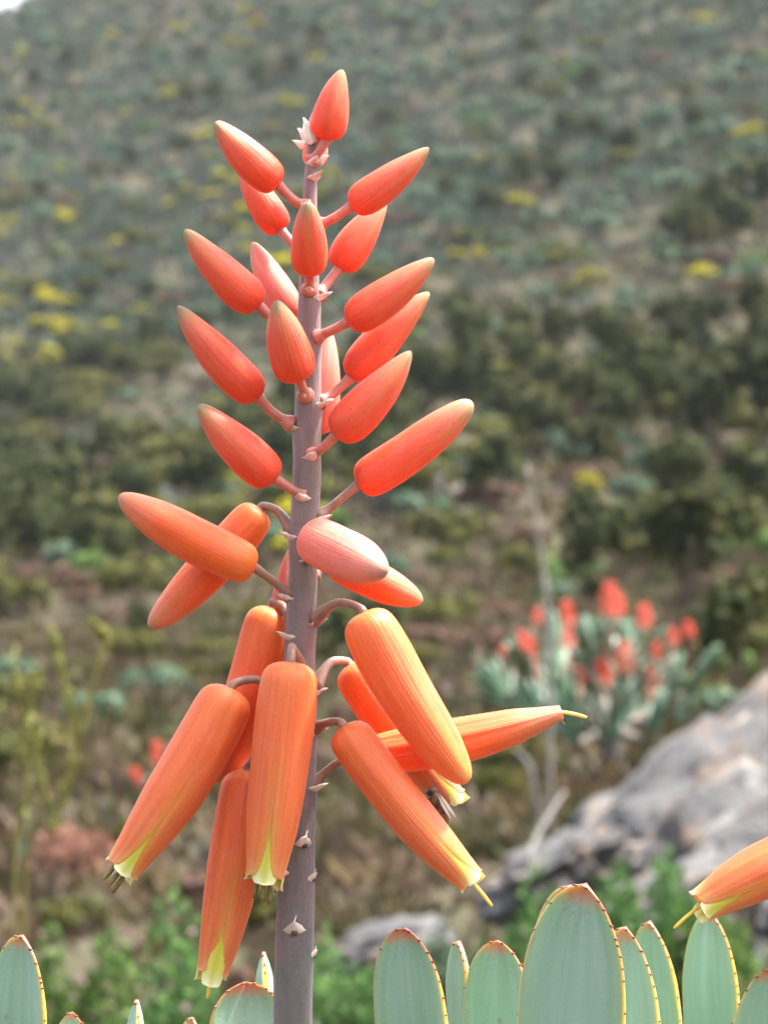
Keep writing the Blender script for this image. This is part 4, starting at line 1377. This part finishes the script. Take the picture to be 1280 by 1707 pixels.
for s in (-1, 1):
    mb = MB()
    e = bc + ax * 0.295 * BL + ya * s * 0.09 * BL + xa * 0.045 * BL
    tube(mb, [e - ya * s * 0.05 * BL, e - ya * s * .02 * BL, e + ya * s * 0.02 * BL, e + ya * s * .045 * BL], [.03 * BL, .062 * BL, .055 * BL, .012 * BL], 8)
    mb.build("eye", M['bee_dark'], bee)
    mb = MB()
    tube(mb, bez([bc + ax * .33 * BL + ya * s * .04 * BL, bc + ax * .42 * BL + ya * s * .12 * BL + xa * .06 * BL, bc + ax * .40 * BL + ya * s * .22 * BL + xa * .12 * BL], 6), .012 * BL, 5)
    mb.build("antenna", M['bee_dark'], bee)
    for q in range(3):
        h = bc + ax * (0.14 - 0.09 * q) * BL + ya * s * .10 * BL - xa * .05 * BL
        mb = MB()
        tube(mb, bez([h, h + ya * s * .16 * BL - xa * .02 * BL + ax * (.06 - .07 * q) * BL, h + ya * s * .22 * BL - xa * .22 * BL + ax * (.1 - .12 * q) * BL], 6), [.026 * BL, .026 * BL, .022 * BL, .018 * BL, .016 * BL, .012 * BL, .008 * BL], 5)
        mb.build("leg", M['bee_dark'], bee)
    for q, (ln, wd, an) in enumerate(((.62, .2, 10), (.45, .16, 18))):
        r_ = bc + ax * (0.12 - .06 * q) * BL + ya * s * .07 * BL + xa * .15 * BL
        d = (-ax * math.cos(R(an)) + ya * s * math.sin(R(an)) + xa * 0.12).normalized()
        sd_ = xa.cross(d).normalized()
        V = []; F = []; m = 12
        for i in range(m + 1):
            t = i / m
            ww = wd * BL * 0.5 * math.sin(math.pi * min(t * 0.93 + 0.04, 1)) ** 0.7
            for sg in (-1, 1):
                for th in (0, 1):
                    V.append(r_ + d * t * ln * BL + sd_ * sg * ww + xa * th * 0.00004)
        for i in range(m):
            a = i * 4; b = a + 4
            F += [(a, a + 2, b + 2, b), (a + 1, b + 1, b + 3, a + 3), (a, b, b + 1, a + 1), (a + 2, a + 3, b + 3, b + 2)]
        mb = MB(); mb.add(V, F)
        mb.build("wing", M['wing'], bee)

# ------------------------------------------------------------------ fan leaves of the aloe in front
def strap_leaf(parent, tip, base, width, D0, D1, yaw, ctrl=0.0, thick=0.0042, tipL=1.15, seed=0, teeth=True, tipP=0.5, concave=0.10):
    """tip/base in photo pixels at distances D0/D1; yaw turns the blade about its own length"""
    T = P(tip[0], tip[1], D0); B = P(base[0], base[1], D1)
    w = width * K * D0
    mid = (T + B) * 0.5 + Vector((ctrl * K * D0, 0, 0))
    n = 60
    L = (B - T).length
    C = []; D = []
    for i in range(n + 1):
        s = (i / n) ** 1.7                          # denser near the tip
        C.append(T * (1 - s) ** 2 + (mid * 2 - (T + B) * 0.5) * 2 * s * (1 - s) + B * s * s)
        D.append(s * L)
    fr = frames(C, Vector((math.cos(yaw), -math.sin(yaw), 0)))
    m = 24
    V = []; U = []; F = []
    edgeL = []; edgeR = []
    rs = random.Random(seed)
    for i in range(n + 1):
        x, y, t = fr[i]
        if y.y > 0: nrm = -y
        else: nrm = y
        q = min(D[i] / (w * tipL), 1)
        hw = w * 0.5 * max(1 - (1 - q) ** 2, 0) ** tipP * (1 + 0.05 * sstep(0, L, D[i]))
        hw *= 1 + 0.006 * math.sin(D[i] * 420 + seed)
        hw = max(hw, 0.00025)
        th = thick * (0.35 + 0.65 * sstep(0, w * 1.2, D[i])) * min(1, hw / (w * 0.25))
        for j in range(m):
            a = 2 * math.pi * j / m
            ca, sa = math.cos(a), math.sin(a)
            xx = math.copysign(abs(ca) ** 0.75, ca); yy = math.copysign(abs(sa) ** 0.75, sa)
            dish = concave * w * (xx * xx - 0.4)
            V.append(C[i] + x * hw * xx + nrm * (yy * th * 0.5 + dish)); U.append((D[i] / w, xx * 0.5 + 0.5))
        edgeL.append((C[i] - x * hw + nrm * concave * w * 0.6, -x, t, nrm)); edgeR.append((C[i] + x * hw + nrm * concave * w * 0.6, x, t, nrm))
    for i in range(n):
        for j in range(m):
            k = (j + 1) % m
            F.append((i * m + j, i * m + k, (i + 1) * m + k, (i + 1) * m + j))
    F.append(tuple(range(m - 1, -1, -1))); F.append(tuple(n * m + j for j in range(m)))
    mb = MB(); mb.add(V, F, U)
    lf = mb.build("leaf", M['leaf'], parent)
    if teeth:
        tm = MB()
        for ed, thin in ((edgeL, 2.2), (edgeR, 1.0)):
            dist = 0.0; nxt = rs.uniform(0.0008, 0.002)
            for i in range(1, n):
                seg = (ed[i][0] - ed[i - 1][0]).length
                while dist + seg > nxt and nxt < w * 4.5:
                    f = (nxt - dist) / seg
                    p = ed[i - 1][0].lerp(ed[i][0], f); o = ed[i][1]; tt = ed[i][2]
                    h = rs.uniform(0.00022, 0.00055)
                    tube(tm, [p - o * 0.0005, p + o * h * 0.4, p + o * h - tt * h * 0.35], [0.00036, 0.00026, 0.00005], 6)
                    nxt += thin * rs.uniform(0.0014, 0.0055) * (0.8 if nxt < w * 0.8 else 1.5)
                dist += seg
        to = tm.build("margin_teeth", M['tooth'], lf, loc=wloc(lf))
        to["kind"] = "stuff"
    return lf


def fan(node, label, leaves, trunk_to):
    t = empty("aloe_leaf_fan", trunk_to)
    tag(t, label, "leaf fan", "leaf fans of the aloe in front")
    mb = MB()
    c = bez([trunk_to - Vector((0, 0, 0.06)), trunk_to.lerp(node, 0.5) + Vector((0.015, 0.01, 0)), node - Vector((0, 0, 0.04)), node + Vector((0, 0, 0.035))], 14)
    tube(mb, c, [0.034 - 0.014 * i / 14 for i in range(15)], 12)
    mb.build("trunk", M['bark'], t)
    for i, l in enumerate(leaves):
        strap_leaf(t, **l, seed=len(bpy.data.objects))
    return t


def ground_pt(x, y):
    return Vector((x, y, terrain(x, y)))


def NP(px, py, D): return P(px, py, D)


# right fan in front: broad leaf, its left and right neighbours
fan(NP(900, 3050, 0.70), "leaf fan around the broadest red-capped blue-green leaf", [
    dict(tip=(973, 1473), base=(902, 3050), width=202, D0=0.665, D1=0.70, yaw=R(33), ctrl=-14, tipL=1.05, tipP=0.58),
    dict(tip=(673, 1547), base=(860, 3050), width=140, D0=0.69, D1=0.705, yaw=R(32), ctrl=-8, tipL=1.0, tipP=0.5),
    dict(tip=(828, 1568), base=(880, 3050), width=126, D0=0.715, D1=0.71, yaw=R(26), ctrl=0, tipL=1.0, tipP=0.52),
    dict(tip=(1040, 1545), base=(915, 3050), width=150, D0=0.72, D1=0.71, yaw=R(38), ctrl=40, tipL=1.3, tipP=0.6),
], ground_pt(0.06, 0.80))
# fan behind it
fan(NP(1080, 3000, 0.82), "leaf fan with slim leaves half hidden behind the broadest leaf", [
    dict(tip=(948, 1476), base=(1050, 3000), width=150, D0=0.735, D1=0.80, yaw=R(40), ctrl=-40, tipL=1.3, tipP=0.58),
    dict(tip=(764, 1569), base=(1040, 3000), width=70, D0=0.76, D1=0.81, yaw=R(62), ctrl=-60, tipL=1.4, tipP=0.6),
    dict(tip=(1081, 1536), base=(1088, 3000), width=100, D0=0.775, D1=0.82, yaw=R(42), ctrl=40, tipL=1.4, tipP=0.6),
    dict(tip=(1182, 1520), base=(1100, 3000), width=112, D0=0.79, D1=0.825, yaw=R(42), ctrl=40, tipL=1.3, tipP=0.58),
], ground_pt(0.14, 0.98))
fan(NP(1330, 3000, 0.75), "leaf fan at the foot of the neighbouring flower spike", [
    dict(tip=(1285, 1612), base=(1330, 3000), width=150, D0=0.70, D1=0.745, yaw=R(24), ctrl=-10, tipL=1.3, tipP=0.62),
    dict(tip=(1420, 1560), base=(1345, 3000), width=150, D0=0.73, D1=0.755, yaw=R(-20), ctrl=20),
    dict(tip=(1560, 1640), base=(1360, 3000), width=140, D0=0.74, D1=0.76, yaw=R(-30), ctrl=40),
], ground_pt(0.28, 0.86))
# middle fan at the foot of the main spike
fan(NP(470, 2900, 0.735), "leaf fan with a rounded yellow-edged leaf at the foot of the stalk", [
    dict(tip=(410, 1637), base=(455, 2900), width=134, D0=0.735, D1=0.735, yaw=R(-18), ctrl=-8, tipL=0.62, tipP=0.5),
    dict(tip=(440, 1587), base=(470, 2900), width=40, D0=0.775, D1=0.745, yaw=R(70), ctrl=-4, tipL=2.0, tipP=0.7),
    dict(tip=(320, 1696), base=(445, 2900), width=90, D0=0.76, D1=0.74, yaw=R(40), ctrl=-30, tipL=1.5, tipP=0.62),
], ground_pt(-0.07, 0.84))
fan(NP(60, 2900, 0.74), "leaf fan with one tall orange-edged leaf away from the stalk", [
    dict(tip=(36, 1559), base=(40, 2900), width=126, D0=0.72, D1=0.735, yaw=R(36), ctrl=-6, tipL=1.1, tipP=0.56),
    dict(tip=(121, 1687), base=(60, 2900), width=90, D0=0.75, D1=0.74, yaw=R(10), ctrl=10, tipL=1.4, tipP=0.65),
    dict(tip=(229, 1667), base=(90, 2900), width=54, D0=0.77, D1=0.745, yaw=R(62), ctrl=20, tipL=2.0, tipP=0.65),
    dict(tip=(-70, 1600), base=(20, 2900), width=110, D0=0.74, D1=0.74, yaw=R(-20), ctrl=-20),
], ground_pt(-0.13, 0.86))

# ------------------------------------------------------------------ thin haze over the valley
hm = bpy.data.materials.new("haze_air")
hm.use_nodes = True
for n_ in list(hm.node_tree.nodes): hm.node_tree.nodes.remove(n_)
ho = hm.node_tree.nodes.new("ShaderNodeOutputMaterial")
hv = hm.node_tree.nodes.new("ShaderNodeVolumePrincipled")
hv.inputs["Color"].default_value = (0.82, 0.92, 1.0, 1)
hv.inputs["Density"].default_value = 0.00016
hv.inputs["Anisotropy"].default_value = 0.2
hm.node_tree.links.new(hv.outputs[0], ho.inputs["Volume"])
zz = [v[2] for v in gv]
mb = MB()
x0, x1, y0, y1, z0, z1 = -322, 322, -122, 622, min(zz) - 1.0, max(zz) + 6
mb.add([(x, y, z) for z in (z0, z1) for y in (y0, y1) for x in (x0, x1)], [(0, 2, 3, 1), (4, 5, 7, 6), (0, 1, 5, 4), (2, 6, 7, 3), (0, 4, 6, 2), (1, 3, 7, 5)])
tag(mb.build("haze", hm, smooth=False), kind="stuff")
